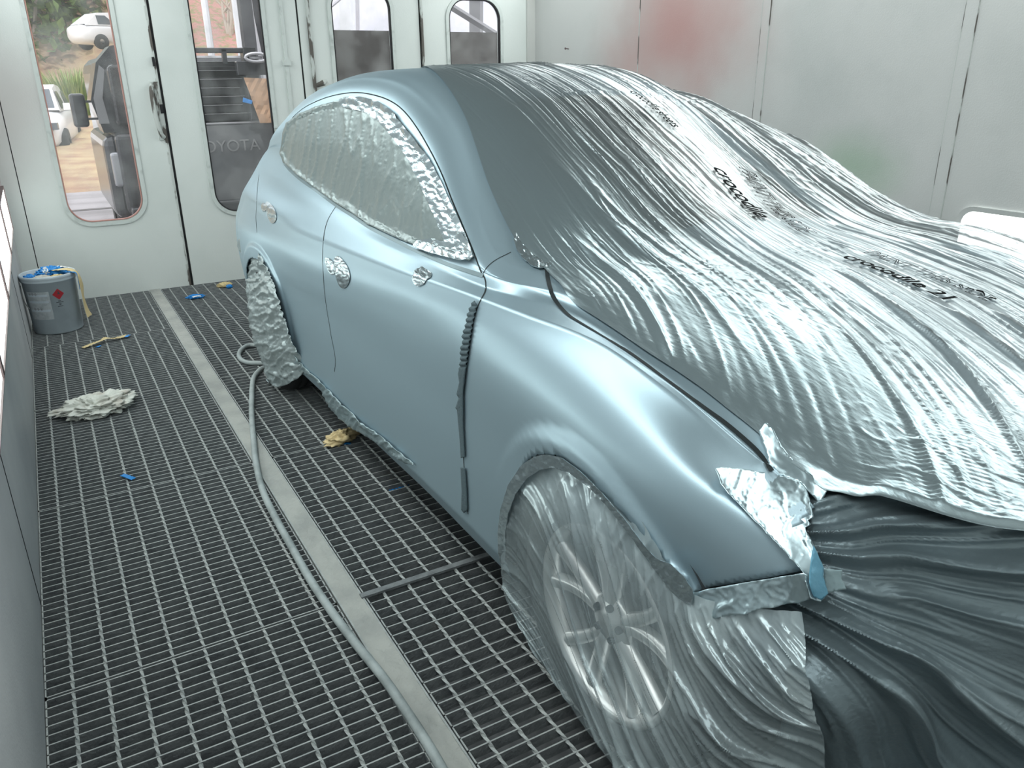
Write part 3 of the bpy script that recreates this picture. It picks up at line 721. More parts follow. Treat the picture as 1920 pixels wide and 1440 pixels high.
# folds run forward along the car and fan out over the bonnet
sp = np.log1p(np.exp((Ug+.45)*5))/5
kk_ = np.minimum(.42*sp, .62)
cc = Vg-kk_*(Vg+.62)+.035*pn(Ug*1.7, Vg*1.3, 3)
onb = (Vg < .5)*1.0
m_near = 1-.80*sstep(.22, .42, Vg)*sstep(-.55, -.8, Ug)
m_far = 1+.25*sstep(-.35, -.75, Vg)
edge = sstep(0, .03, p_[None, :]*(vl-vf))
m_hood = 1-.55*sstep(.0, .42, Vg)*sstep(-.7, -.35, Ug)
patchy = np.clip(pn(Ug*.8, cc*3.1, 11)*2.2+.45, 0, 1)
D1 = ridge(cc*5.2+.5*pn(Ug*.8, cc*2, 4), Ug*.20, 1, 18)*.019
D2 = ridge(cc*11+.5*pn(Ug*1.4, cc*5, 5), Ug*.28, 2, 18)*.0095
D3 = ridge(cc*22+.6*pn(Ug*1.3, cc*9, 6), Ug*.35, 7, 14)*.0042
D4 = ridge(cc*48+.7*pn(Ug*1.8, cc*20, 8), Ug*.6, 9, 9)*.0019+ridge(cc*88+.5*pn(Ug*2.5, cc*30, 19), Ug*.9, 20, 5)*.0009
low = (pn(cc*3, Ug*.4, 16)*.007)*edge-ridge(cc*17+.5*pn(Ug*1.7, cc*6, 17), Ug*.5, 18, 14)*.0060*edge*m_hood
calm = np.ones_like(Ug)
for (ua, va, ub, vb, rr_) in CALM:
    dx, dy = ub-ua, vb-va; tq = np.clip(((Ug-ua)*dx+(Vg-va)*dy)/(dx*dx+dy*dy), 0, 1); calm *= 1-.85*np.exp(-((Ug-ua-tq*dx)**2+(Vg-va-tq*dy)**2)/rr_**2)
cr = (ridge((Ug+Vg)*8, (Ug-Vg)*7, 12, 14)*.0035+ridge((Ug-.6*Vg)*17, (Ug+1.3*Vg)*15, 13, 12)*.0016)*np.clip(pn(Ug*2.2, Vg*2.2, 14)*2.2+.2, 0, 1)
DD = (D1*patchy+D2*(.3+.7*patchy)+D3*(.4+.6*patchy)+D4)*m_near*m_far*m_hood*edge+cr*edge*(.3+.7*m_near)+low*m_near
DD = DD*calm
DD = np.maximum(DD, -.0035)
Zg = W0+.0075+DD-.012*sstep(.022, 0, (vl-Vg))*sstep(.26, .34, Ug)
Vg2 = Vg-.5*DD*skirt
seamb = (sstep(.012, .0, np.abs(Ug+1.305)))*.004*sstep(.14, .05, Vg)*(Vg > -.55)
Zg = Zg+seamb
Vs = [tuple(loc(Ug[i, j], Vg2[i, j], Zg[i, j])) for i in range(NU) for j in range(NV)]
# film: heavy overspray near the painted side, clear film further over
SH = bpy.data.materials.new('masking_film'); SH.use_nodes = True
nt = SH.node_tree; pb = nt.nodes['Principled BSDF']; L = nt.links
tc = nt.nodes.new('ShaderNodeTexCoord'); sx = nt.nodes.new('ShaderNodeSeparateXYZ'); L.new(tc.outputs['Object'], sx.inputs[0])
nz = nt.nodes.new('ShaderNodeTexNoise'); nz.inputs['Scale'].default_value = 3; nz.inputs['Detail'].default_value = 4; L.new(tc.outputs['Object'], nz.inputs['Vector'])
ad = nt.nodes.new('ShaderNodeMath'); ad.operation = 'MULTIPLY_ADD'; ad.inputs[1].default_value = .25; L.new(nz.outputs[0], ad.inputs[0]); L.new(sx.outputs['X'], ad.inputs[2])
mr = nt.nodes.new('ShaderNodeMapRange'); mr.interpolation_type = 'SMOOTHSTEP'; mr.inputs['From Min'].default_value = -.42; mr.inputs['From Max'].default_value = .20; mr.inputs['To Min'].default_value = 1; mr.inputs['To Max'].default_value = .60
L.new(ad.outputs[0], mr.inputs[0]); L.new(mr.outputs[0], pb.inputs['Alpha'])
mr2 = nt.nodes.new('ShaderNodeMapRange'); mr2.interpolation_type = 'SMOOTHSTEP'; mr2.inputs['From Min'].default_value = -.42; mr2.inputs['From Max'].default_value = .3; L.new(ad.outputs[0], mr2.inputs[0])
cm = nt.nodes.new('ShaderNodeMix'); cm.data_type = 'RGBA'; cm.inputs[6].default_value = (.37, .455, .485, 1); cm.inputs[7].default_value = (.50, .53, .54, 1); L.new(mr2.outputs[0], cm.inputs[0]); L.new(cm.outputs[2], pb.inputs['Base Color'])
pb.inputs['Metallic'].default_value = .78; pb.inputs['Roughness'].default_value = .32
mpn = nt.nodes.new('ShaderNodeMapping'); mpn.inputs['Scale'].default_value = (2.6, .7, 2.6); L.new(tc.outputs['Object'], mpn.inputs['Vector'])
n2 = nt.nodes.new('ShaderNodeTexNoise'); n2.inputs['Scale'].default_value = 26; n2.inputs['Detail'].default_value = 5; L.new(mpn.outputs[0], n2.inputs['Vector'])
bp = nt.nodes.new('ShaderNodeBump'); bp.inputs['Distance'].default_value = .0012; L.new(n2.outputs[0], bp.inputs['Height']); L.new(bp.outputs[0], pb.inputs['Normal'])
sheet = mk('masking_sheet', Vs, gridfaces(NU, NV, False), SH, None, True); put_car(sheet)
tag(sheet, 'wrinkled silver-dusted plastic sheet draped over roof, windscreen and bonnet of the car', 'plastic sheet')

def sheetz(u, v):
    i = np.clip((u-us[0])/(us[1]-us[0]), 0, NU-1.001); a = i-int(i); i = int(i)
    q = (v-(vl[i, 0]*(1-a)+vl[i+1, 0]*a))/(vf-(vl[i, 0]*(1-a)+vl[i+1, 0]*a))*.88*(NV-1); q = min(max(q, 0), NV-1.001); j = int(q); b = q-j
    return (Zg[i, j]*(1-a)+Zg[i+1, j]*a)*(1-b)+(Zg[i, j+1]*(1-a)+Zg[i+1, j+1]*a)*b
INK = mat('black_print', (.006, .007, .008), .9, 0, .1)
def printed(txt, u0, v0, u1, v1, height, outline=False, slant=.2, bold=.0):
    """lettering printed on the sheet from (u0, v0) to (u1, v1)"""
    cu_ = bpy.data.curves.new('t', 'FONT'); cu_.body = txt; cu_.size = 1; cu_.shear = slant; cu_.offset = bold
    ob = bpy.data.objects.new('t', cu_); C.objects.link(ob); bpy.context.view_layer.update()
    dg = bpy.context.evaluated_depsgraph_get(); me = bpy.data.meshes.new_from_object(ob.evaluated_get(dg)); bpy.data.objects.remove(ob); 
    bm = bmesh.new(); bm.from_mesh(me); bpy.data.meshes.remove(me)
    bmesh.ops.remove_doubles(bm, verts=bm.verts, dist=1e-4)
    if outline:
        segs = [(e.verts[0].co.copy(), e.verts[1].co.copy()) for e in bm.edges if len(e.link_faces) == 1]
        bm.clear(); wv = .024
        for a, b in segs:
            d = (b-a)
            if d.length < 1e-4: continue
            nn = Vector((-d.y, d.x, 0)).normalized()*wv; d = d.normalized()*wv*.6
            q = [bm.verts.new(c) for c in (a-nn-d, b-nn+d, b+nn+d, a+nn-d)]; bm.faces.new(q)
    else: bmesh.ops.triangulate(bm, faces=bm.faces)
    bmesh.ops.subdivide_edges(bm, edges=[e for e in bm.edges if e.calc_length() > .06], cuts=2, use_grid_fill=True)
    xs = [v.co.x for v in bm.verts]; x0, x1 = min(xs), max(xs); hgt = height
    d = np.array([u1-u0, v1-v0]); Ln = np.hypot(*d); d = d/Ln; up = np.array([d[1], -d[0]])       # up = towards the far side
    if up[1] > 0: up = -up
    for v in bm.verts:
        s_ = (v.co.x-x0)/(x1-x0)*Ln; a = v.co.y*hgt
        u_ = u0+d[0]*s_+up[0]*a; v_ = v0+d[1]*s_+up[1]*a
        v.co = loc(u_, v_, sheetz(u_, v_)+.0075)
    me = bpy.data.meshes.new('printed_lettering'); bm.to_mesh(me); bm.free()
    return link('printed_lettering', me, INK, sheet)
printed('crocodile', -.66, .02, -.70+.19, -.18, .085) if 0 else None
def px_on_sheet(p, it=40):
    d = carinv.to_3x3() @ Vector(ray(p)); o = carinv @ Vector(EYE); lo, hi = 1.0, 6.0
    t = 1.0
    while t < 6:
        q = o+d*t
        if -q.x > -.98 and -q.x < float(vL(-q.y)) and q.z < sheetz(-q.y, -q.x): break
        t += .01
    return -q.y, -q.x
def printpx(txt, pa, pb, h, **k):
    a = px_on_sheet(pa); b = px_on_sheet(pb); return printed(txt, a[0], a[1], b[0], b[1], h, **k)
printpx('crocodile', (1336, 318), (1420, 412), .085, bold=.02)
printpx('PAINT THIS SIDE', (1385, 318), (1500, 440), .085, outline=True)
printpx('crocodile sheets', (1180, 176), (1262, 244), .065, bold=.02)
printpx('crocodile 21', (1578, 487), (1775, 572), .075, bold=.03)
printpx('PAINT THIS SIDE', (1618, 480), (1852, 574), .078, outline=True)

# windscreen and roof edge that show through the film
V = []; iu = np.nonzero((uq > .60) & (uq < 1.305))[0]; ir = np.nonzero(rq > 13.45)[0]
for sgn in (1,):
    for i in iu:
        for j in list(ir)+list(ir[::-1][1:]):
            pass
Vw = []; cols = list(ir)+[-j for j in ir[::-1][1:]]
for i in iu:
    for j in cols:
        q = S[i, abs(j)].copy(); 
        if j < 0: q[1] = -q[1]
        Vw.append(tuple(loc(q[0], q[1], q[2]+.0015)))
mk('windscreen', Vw, gridfaces(len(iu), len(cols)), GLASSD, car, True)

# ------------------------------------------------------------------ generic lofted drape
def drape(name, net, ns, nt_, m, disp, parent=None, uvw=True):
    """net[row][col] of (u, v, w); disp(s, t, P) -> outward offset array"""
    A = np.array(net, float); R_, Cn = A.shape[:2]
    ch = np.concatenate([[0], np.cumsum(np.linalg.norm(np.diff(A, axis=1), axis=2).mean(0))]); rh = np.concatenate([[0], np.cumsum(np.linalg.norm(np.diff(A, axis=0), axis=2).mean(1))])
    s = np.linspace(0, ch[-1], ns); t = np.linspace(0, rh[-1], nt_)
    B = csmooth(ch, A.transpose(1, 0, 2).reshape(Cn, -1))(np.minimum(s, ch[-1]-1e-9)).reshape(ns, R_, 3).transpose(1, 0, 2)
    P = csmooth(rh, B.reshape(R_, -1))(np.minimum(t, rh[-1]-1e-9)).reshape(nt_, ns, 3)
    du = np.gradient(P, axis=1); dv = np.gradient(P, axis=0); N = np.cross(du, dv); N /= np.linalg.norm(N, axis=2, keepdims=True)+1e-9
    cam_ = np.array([1.156, 1.81, 1.48]); sg = np.sign(((cam_-P)*N).sum(2).mean()); N *= sg
    s2, t2 = np.meshgrid(s/ch[-1], t/rh[-1]); P = P+N*disp(s2, t2, P)[..., None]
    Vv = [tuple(loc(*q)) for q in P.reshape(-1, 3)]
    o = mk(name, Vv, gridfaces(nt_, ns, False), m, parent, True); put_car(o) if parent is None else None
    return o, P
# front wheel cover
net = [
 [(-.408,.900,.22),(-.412,.898,.36),(-.335,.898,.553),(-.10,.896,.672),(.10,.896,.672),(.25,.893,.585),(.34,.872,.59),(.45,.81,.62)],
 [(-.402,.906,.205),(-.395,.910,.29),(-.31,.913,.43),(-.12,.918,.51),(.08,.920,.49),(.24,.915,.43),(.37,.895,.46),(.50,.825,.50)],
 [(-.375,.912,.17),(-.33,.920,.20),(-.22,.924,.27),(-.08,.928,.31),(.08,.930,.30),(.24,.928,.28),(.39,.905,.30),(.52,.80,.40)],
 [(-.32,.915,.14),(-.27,.920,.15),(-.17,.926,.17),(-.04,.932,.18),(.10,.938,.17),(.25,.930,.15),(.40,.89,.15),(.52,.76,.22)],
 [(-.24,.912,.10),(-.18,.915,.085),(-.10,.92,.07),(0,.925,.05),(.12,.925,.03),(.27,.92,.012),(.42,.84,.012),(.50,.68,.012)]]
def dC(s, t, P):
    th = s*5.2-2.9*t
    a = ridge(th*.9+.30*pn(s*3, t*2, 21), t*.7, 22, 9)*.020+ridge(th*2.3+.35*pn(s*6, t*3, 23), t*1.0, 24, 9)*.010+ridge(th*5.5, t*1.8, 25, 8)*.0045+ridge(th*13, t*3, 27, 6)*.0018
    return a*sstep(0, .10, t)*(.40+.60*sstep(.2, .7, s))*sstep(0, .05, s)*sstep(1, .93, t)+.004*ridge(s*26, t*5, 26, 3)*sstep(.3, .05, t)*sstep(0, .05, s)
o, _ = drape('wheel_cover', net, 330, 230, CLEAR, dC)
tag(o, 'translucent plastic cover hanging from the front arch over the front wheel', 'plastic cover', 'loose plastic wheel covers')
# front of the car below the bonnet edge
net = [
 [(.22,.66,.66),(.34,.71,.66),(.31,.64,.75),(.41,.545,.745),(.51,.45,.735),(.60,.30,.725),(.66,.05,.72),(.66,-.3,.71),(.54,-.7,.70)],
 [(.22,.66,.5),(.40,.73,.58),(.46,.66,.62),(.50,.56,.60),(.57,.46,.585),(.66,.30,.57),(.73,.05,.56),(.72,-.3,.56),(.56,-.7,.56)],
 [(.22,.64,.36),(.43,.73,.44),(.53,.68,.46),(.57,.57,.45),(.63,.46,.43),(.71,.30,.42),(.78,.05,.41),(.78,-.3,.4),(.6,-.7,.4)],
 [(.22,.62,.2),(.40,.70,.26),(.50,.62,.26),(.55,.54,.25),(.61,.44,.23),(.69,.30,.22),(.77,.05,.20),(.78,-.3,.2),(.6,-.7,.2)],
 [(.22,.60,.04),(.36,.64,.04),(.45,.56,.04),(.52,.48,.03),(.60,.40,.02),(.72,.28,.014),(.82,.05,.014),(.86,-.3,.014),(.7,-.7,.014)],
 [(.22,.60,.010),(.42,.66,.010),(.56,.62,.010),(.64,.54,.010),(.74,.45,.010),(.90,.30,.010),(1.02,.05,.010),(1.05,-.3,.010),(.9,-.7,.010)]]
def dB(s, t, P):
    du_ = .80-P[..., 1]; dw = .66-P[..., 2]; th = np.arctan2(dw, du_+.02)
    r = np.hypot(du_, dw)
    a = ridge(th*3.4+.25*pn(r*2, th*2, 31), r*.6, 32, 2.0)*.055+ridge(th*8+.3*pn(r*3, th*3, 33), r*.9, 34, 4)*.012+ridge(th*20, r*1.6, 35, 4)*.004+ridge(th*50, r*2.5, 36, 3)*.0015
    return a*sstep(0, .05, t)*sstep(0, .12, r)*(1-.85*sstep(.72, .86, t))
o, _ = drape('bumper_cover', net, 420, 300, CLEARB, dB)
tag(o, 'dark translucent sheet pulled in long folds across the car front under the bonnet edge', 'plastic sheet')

# ------------------------------------------------------------------ masking pieces traced on the body
def crumple(a1, f1, seed, edge_=.0):
    rr = random.Random(seed)
    def f(q, v, d): return a1*.30*(rr.random()-.35)
    f.facet = True
    return f
def soft(a1, f1, seed):
    """gently rumpled film: a few long creases over smooth waves"""
    def f(q, v, d):
        x, y = v.x/60*f1, v.y/60*f1
        return a1*(.55*float(ridge(x*1.3+.4*y, y*1.1-.3*x, seed, 5))+.5*float(pn(x*.9, y*.9, seed+1))+.30*float(ridge(x*3.1-y, y*2.6, seed+2, 5))+.12*float(ridge(x*8, y*7+x, seed+3, 4)))
    return f
def film_thing(name, poly, fmap, step, m, label, cat, disp=None, off=.003, group=None, t=.0008):
    fc = getattr(disp, 'facet', False)
    o = patch(name, poly, fmap, step*(2.0 if fc else 1), m, None, disp, 0, t, not fc, off)
    if fc:                                   # crumpled film: irregular creased facets, slightly rounded
        md = o.modifiers.new('soften', 'SUBSURF'); md.levels = 1; md.render_levels = 1; o.modifiers.move(len(o.modifiers)-1, 0)
    put_car(o); tag(o, label, cat, group); return o
def dwin_(q, v, d):
    x = v.x/100; y = v.y/100
    a = .0055*float(ridge(x*4.2+y*.6, y*.9, 41, 8))*(1.0 if v.x < 690 else .6)+.0022*float(ridge(x*9+y*1.2, y*1.6, 42, 8))
    e = float(sstep(34, 4, d)); return a+e*(.0014*float(ridge(x*11, y*7, 43, 5))+.0004*float(ridge(x*23, y*21, 44, 2)))
FILMP = [(533,250),(529,287),(534,306),(560,331),(595,356),(630,382),(660,400),(690,422),(747,448),(800,471),(850,483),(884,491),(891,484),(878,452),(862,414),(840,368),(820,322),(795,280),(768,247),(742,214),(714,194),(680,185),(647,187),(604,199),(562,215),(539,233)]
film_thing("window_film", FILMP, onbody, 3.2, FILM2, 'crinkled silver-grey plastic film taped over the side windows', 'masking film', dwin_, .0075)
BAND = [(640,188),(655,184),(680,184),(714,193),(742,213),(768,246),(795,279),(820,321),(840,367),(862,413),(879,452),(891,486),(872,488),(852,470),(836,447),(824,416),(806,376),(790,340),(768,296),(740,258),(712,228),(690,213),(665,207),(645,203)]
film_thing('masking_tape_band', BAND, onbody, 2.6, FOIL, 'shiny crumpled silver masking band along the curved top edge of the side windows', 'masking tape', crumple(.017, 2.6, 51), .0125)
LOW = [(850,450),(870,440),(882,462),(892,488),(870,491),(840,484),(800,474),(778,465),(790,452),(820,448),(835,455)]
film_thing('masking_tape_band', LOW, onbody, 2.4, FOIL, 'bunched shiny film scrap in the front lower corner of the side window', 'masking tape', crumple(.014, 2.8, 55), .0125)
def blob(cx, cy, rx, ry, ang, n=22, wob=.12, seed=1):
    r = random.Random(seed); a = math.radians(ang); out = []
    for i in range(n):
        t = 2*PI*i/n; k = 1+wob*math.sin(3*t+seed)*.7; x = rx*k*math.cos(t); y = ry*k*math.sin(t); out.append((cx+x*math.cos(a)-y*math.sin(a), cy+x*math.sin(a)+y*math.cos(a)))
    return out
for c, lab in (((509, 399, 8.5, 21, -18), 'upright oval foil mask over the rear door handle opening'), ((496, 389, 5, 8, -10), 'tiny round foil mask just behind the rear door handle'),
               ((642, 511, 13, 31, -14), 'large oval foil mask over the front door handle opening'), ((621, 499, 8, 17, -24), 'small oval foil mask just behind the front door handle')):
    film_thing('handle_mask', blob(*c), onbody, 1.6, FOIL, lab, 'masking film', crumple(.007, 4.2, int(c[0])), .0025, 'foil masks over the handle openings')
film_thing('lamp_mask', [(774,520),(779,508),(792,500),(797,504),(811,513),(809,521),(800,526),(796,534),(786,538),(777,533)], onbody, 1.6, FOIL, 'crumpled foil mask on the front door below the window corner', 'masking film', crumple(.008, 4.0, 71), .0025)
film_thing('pillar_mask', [(966,436),(972,448),(980,462),(992,474),(1004,484),(1024,497),(1036,497),(1030,505),(1010,507),(996,501),(980,488),(968,470),(963,455)], onbody, 1.8, FOIL, 'shiny bunched film at the foot of the windscreen pillar', 'masking film', crumple(.016, 3.6, 75), .006)
def dfoam(q, v, d): return .004+.003*math.sin(v.y*.62)*(v.y < 690)
film_thing('foam_masking_tape', [(892,565),(898,571),(890,602),(884,640),(877,690),(872,735),(872,800),(875,856),(868,858),(865,812),(861,768),(858,764),(864,745),(860,738),(865,716),(863,700),(868,672),(867,655),(872,640),(871,628),(877,610),(880,592),(886,575)], onbody, 2.4, FOAM, 'long dark ragged foam tape stuck down the gap between front door and fender', 'masking tape', dfoam, .001, None, .002)
film_thing('foam_masking_tape', [(867,876),(875,877),(878,920),(879,956),(873,961),(868,955),(869,920)], onbody, 2.4, FOAM, 'short dark foam tape piece at the bottom of the front door gap', 'masking tape', lambda q, v, d: .003, .001, None, .002)

def vmap(ctrl):
    """free-hanging pieces: depth fitted smoothly between measured points"""
    K = np.array(ctrl, float)
    def f(p):
        dx, dy = K[:, 0]-p[0], K[:, 1]-p[1]
        if len(K) < 3: sv = K[:, 2].mean()
        else:
            w_ = 1/(dx*dx+dy*dy+500); A = np.stack([np.ones(len(K)), dx/50, dy/50], 1); R_ = np.diag([1e-7, 3e-5, 3e-5]); sv = np.linalg.solve(A.T@(A*w_[:, None])+R_, A.T@(K[:, 2]*w_))[0]
        q = on_v(p, float(sv)); P = loc(*q); return P, ((carinv @ Vector(EYE)-P).normalized()+Vector((-1, 0, 0))).normalized()
    return f
hl = vmap([(1346,877,.822),(1400,868,.74),(1447,886,.695),(1490,896,.68),(1535,940,.665),(1530,968,.69),(1520,985,.72),(1545,1060,.745),(1555,1110,.76),(1512,1075,.81),(1472,1028,.818),(1430,984,.822),(1392,946,.825),(1356,906,.826)])
film_thing('headlamp_mask', [(1346,877),(1360,874),(1400,878),(1447,886),(1480,893),(1505,903),(1514,915),(1520,930),(1527,950),(1531,968),(1519,974),(1526,981),(1514,988),(1522,1005),(1535,1030),(1546,1060),(1546,1078),(1556,1112),(1543,1126),(1523,1120),(1513,1075),(1472,1028),(1430,984),(1392,946),(1356,906)], hl, 3.0, TAPEF, 'crinkled silver film and tape closing the empty headlamp opening', 'masking film', soft(.008, .9, 81), .010)
film_thing('masking_tape_strip', [(1426,808),(1442,850),(1448,884),(1470,890),(1505,905),(1530,931),(1541,944),(1549,930),(1557,915),(1548,905),(1520,885),(1492,862),(1470,836),(1452,800),(1440,790)], vmap([(1440,800,.655),(1448,884,.69),(1505,905,.67),(1541,944,.655),(1557,915,.635),(1492,862,.64),(1452,800,.64)]), 4, TAPEF, 'broad smooth silver tape band running off the bonnet corner with a torn end', 'masking tape', soft(.004, .6, 83), .010)
film_thing('masking_tape_strip', [(1240,1062),(1262,1085),(1300,1112),(1330,1103),(1400,1091),(1508,1073),(1517,1076),(1520,1122),(1500,1130),(1478,1130),(1455,1138),(1430,1140),(1400,1151),(1372,1152),(1345,1158),(1305,1152),(1300,1138),(1288,1120),(1262,1100),(1245,1080)], vmap([(1245,1070,.885),(1300,1112,.885),(1400,1091,.855),(1508,1073,.812),(1520,1122,.80),(1400,1151,.865),(1305,1152,.89)]), 3.4, TAPEF, 'wide silver tape strip hanging under the bottom edge of the fender tip', 'masking tape', soft(.008, .8, 85), .004)
BLUET = mat('blue_tape_dusted', (.10, .26, .36), .5, .3, bump=(60, .002)); BLUE = mat('blue_tape', (.01, .22, .60), .5); YEL = mat('yellow_masking_paper', (.62, .50, .27), .8, bump=(50, .003)); TAN = mat('tan_paper', (.62, .45, .24), .85, bump=(40, .004)); WHT = mat('white_paper', (.75, .76, .74), .8)
film_thing('masking_tape_strip', [(1530,1020),(1538,1035),(1549,1062),(1549,1078),(1558,1110),(1545,1123),(1530,1116),(1522,1090),(1524,1055)], vmap([(1530,1020,.765),(1558,1110,.772),(1522,1090,.81)]), 4, BLUET, 'blue masking tape end dusted with silver below the headlamp opening', 'masking tape', soft(.004, 1, 87), .012)
film_thing('masking_tape_strip', [(1549,1062),(1571,1066),(1584,1066),(1583,1082),(1592,1102),(1570,1106),(1554,1110)], vmap([(1549,1070,.762),(1590,1080,.73),(1570,1106,.75)]), 4, mat('grey_tape', (.30, .40, .43), .5, .5), 'small square grey tape tab sticking out beside the blue tape end', 'masking tape', soft(.003, 1, 88), .013)
ARO_ = [(940,1058),(936,1035),(935,1000),(940,955),(955,908),(980,871),(1005,855),(1025,851),(1055,857),(1090,882),(1130,922),(1170,968),(1210,1021),(1240,1062),(1262,1088)]
ARI = [(1244,1085),(1222,1058),(1190,1013),(1150,960),(1110,916),(1072,888),(1040,876),(1015,880),(990,896),(968,927),(955,962),(950,995),(950,1030),(948,1058)]
film_thing('arch_tape', ARO[:-2]+[(1232,1046),(1262,1058),(1284,1080),(1302,1106),(1302,1116),(1298,1135),(1262,1110)]+ARI, vmap([(940,1058,.90),(936,1000,.905),(980,871,.908),(1025,851,.908),(1130,922,.910),(1240,1062,.900),(1262,1058,.905),(1284,1080,.903),(1300,1114,.897),(1244,1085,.905),(1190,1013,.918),(1110,916,.918),(1040,876,.914),(975,927,.918),(960,1025,.915)]), 2.6, FOIL, 'ring of puckered silver tape around the inside of the front wheel arch', 'masking tape', crumple(.012, 2.4, 91), .004)
# rear wheel and sill
RW = [(462,500),(466,478),(474,468),(487,473),(502,500),(516,534),(528,570),(539,604),(550,638),(563,664),(568,676),(573,692),(562,708),(543,720),(522,726),(506,716),(498,690),(488,668),(478,640),(472,605),(466,555)]
film_thing('wheel_cover', RW, vmap([(462,500,.86),(484,476,.893),(509,536,.900),(545,640,.900),(566,690,.87),(520,710,.90),(488,668,.915),(472,605,.91),(466,555,.895),(495,580,.925),(505,650,.93)]), 2.4, film_mat('tight_wheel_film', (.46, .53, .54), .33, .5, .93, (50, .004)), 'crumpled silver-grey plastic wrapped tightly around the rear wheel', 'plastic cover', soft(.030, 2.2, 95), .004, 'loose plastic wheel covers')
film_thing('sill_film', [(536,648),(555,668),(575,690),(600,712),(640,752),(680,790),(720,818),(764,856),(782,872),(765,868),(745,856),(712,832),(690,818),(662,803),(641,786),(626,768),(607,738),(598,716),(585,706),(566,698),(550,684),(540,668)], vmap([(536,648,.892),(600,712,.885),(680,790,.88),(764,856,.878),(712,832,.872),(662,803,.868),(607,738,.865),(566,698,.86)]), 2.8, FILM, 'loose silver plastic film hanging below the sill from the rear wheel forward', 'masking film', soft(.020, 2.0, 97), .006)
film_thing('arch_mask', [(447,452),(452,445),(462,447),(471,455),(477,470),(470,478),(461,480),(452,472),(447,462)], vmap([(460,460,.87)]), 1.6, FOIL, 'small bunched foil mask at the rear edge of the rear wheel arch', 'masking film', crumple(.014, 3, 99), .008)
# ================================================================== loose things on the floor
def strip(name, P, Wd, m, parent=None, t=.0008, k=6, twist=None):
    """ribbon of tape: centre line P (world), width vectors Wd per point"""
    A = catmull(P, k); B = catmull(Wd, k); V = []; n_ = 4
    for a, b in zip(A, B):
        for j in range(n_+1):
            s = j/n_-.5; V.append(tuple(a+b*s+np.array([0, 0, .002*math.sin(j*2.1+len(V)*.7)])))
    o = mk(name, V, gridfaces(len(A), n_+1), m, parent, True); solid(o, t, 0); return o
HOSE = mat('dusty_air_hose', (.36, .40, .40), .6, bump=(70, .002), noise=((.22, .25, .25), 10, .45, .7))
hp = [(548,668),(520,656),(495,650),(470,647),(455,653),(448,664),(452,674),(466,680),(493,681),(515,683)]
mb = MB(); H1 = [on_z(p, .013) for p in hp]; mb.tube(catmull([tuple(q) for q in H1], 6), .0125, 10)
# the hose comes out again from behind the tyre and runs along the strip towards the camera
hp2 = [(515,683),(500,688),(488,693),(477,706),(473,722),(472,745),(472,780),(476,830),(480,868),(492,918),(515,968),(545,1022),(580,1084),(622,1147),(668,1208),(722,1275),(765,1338),(800,1392),(828,1440),(870,1520)]
H2 = [on_z(p, .014 if i < 5 else .0145) for i, p in enumerate(hp2)]
mb.tube(catmull([tuple(q) for q in H2], 8), .0128, 12)
tag(mb.build('air_hose', HOSE, None, True), 'grey dusty air hose snaking along the concrete strip with a loop at the rear wheel', 'hose')

# paint pail
bc = Vector((-.094, 5.66, 0)); pail = empty('paint_pail', bc)
tag(pail, 'grey plastic paint pail with red flammable diamond in the left corner, stuffed with tape', 'pail')
mb = MB(); mb.lathe([(.001, .004), (.128, .004), (.134, .0), (.139, .006), (.150, .325), (.156, .327), (.157, .334), (.156, .345), (.158, .348), (.158, .362), (.154, .366), (.148, .362), (.147, .33), (.137, .10), (.001, .10)], 72)
mb.build('bucket_body', PVC, pail, True)
def decal(name, pts, off, m, z0=0):
    """flat shape given as (angle in degrees from the camera side, height) wrapped on the pail"""
    base = math.atan2(-bc.y, -bc.x); V = []
    for th, z in pts:
        r = .139+(z-.006)/.319*.011+off; a = base+math.radians(th); V.append((r*math.cos(a), r*math.sin(a), z))
    return V
def dec_poly(mb, pts, off, mi, sub=6):
    a, b, c, d = [np.array(p, float) for p in pts]; n0 = len(mb.V)
    for i in range(sub+1):
        for j in range(sub+1):
            s, t = i/sub, j/sub; mb.V += decal('', [tuple((a*(1-s)+b*s)*(1-t)+(d*(1-s)+c*s)*t)], off, None)
    for i in range(sub):
        for j in range(sub): q = n0+i*(sub+1)+j; mb.F.append((q, q+1, q+sub+2, q+sub+1)); mb.I.append(mi)
LABEL = mat('faded_label', (.40, .43, .45), .6, noise=((.33, .36, .38), 40, .45, .6)); RED = mat('red_label', (.33, .015, .025), .5); INK2 = mat('label_ink', (.05, .05, .06), .6); LWHITE = mat('label_white', (.55, .58, .6), .6)
mb = MB(); dec_poly(mb, [(-62, .10), (-6, .10), (-6, .275), (-62, .275)], .0008, 0, 12)
for z in (.245, .205, .15): dec_poly(mb, [(-60, z), (-10, z), (-10, z+.014), (-60, z+.014)], .0011, 1, 10)
mb.build('side_label', [LABEL, PVC], pail)
mb = MB(); dec_poly(mb, [(13, .218), (26, .253), (13, .288), (0, .253)], .0012, 0); dec_poly(mb, [(13, .2585), (15.5, .2585), (14.2, .272), (12.4, .275)], .0016, 1, 2); dec_poly(mb, [(11, .252), (17, .252), (15.4, .262), (11.8, .262)], .0016, 1, 2); mb.build('flammable_diamond', [RED, INK2], pail)
mb = MB()
for k, (w_, z) in enumerate(((3, .208), (8, .200), (3, .190), (2, .184), (6, .175))): dec_poly(mb, [(13-w_, z), (13+w_, z), (13+w_, z+.0035), (13-w_, z+.0035)], .0012, 0, 3)
mb.build('printed_lines', INK2, pail)
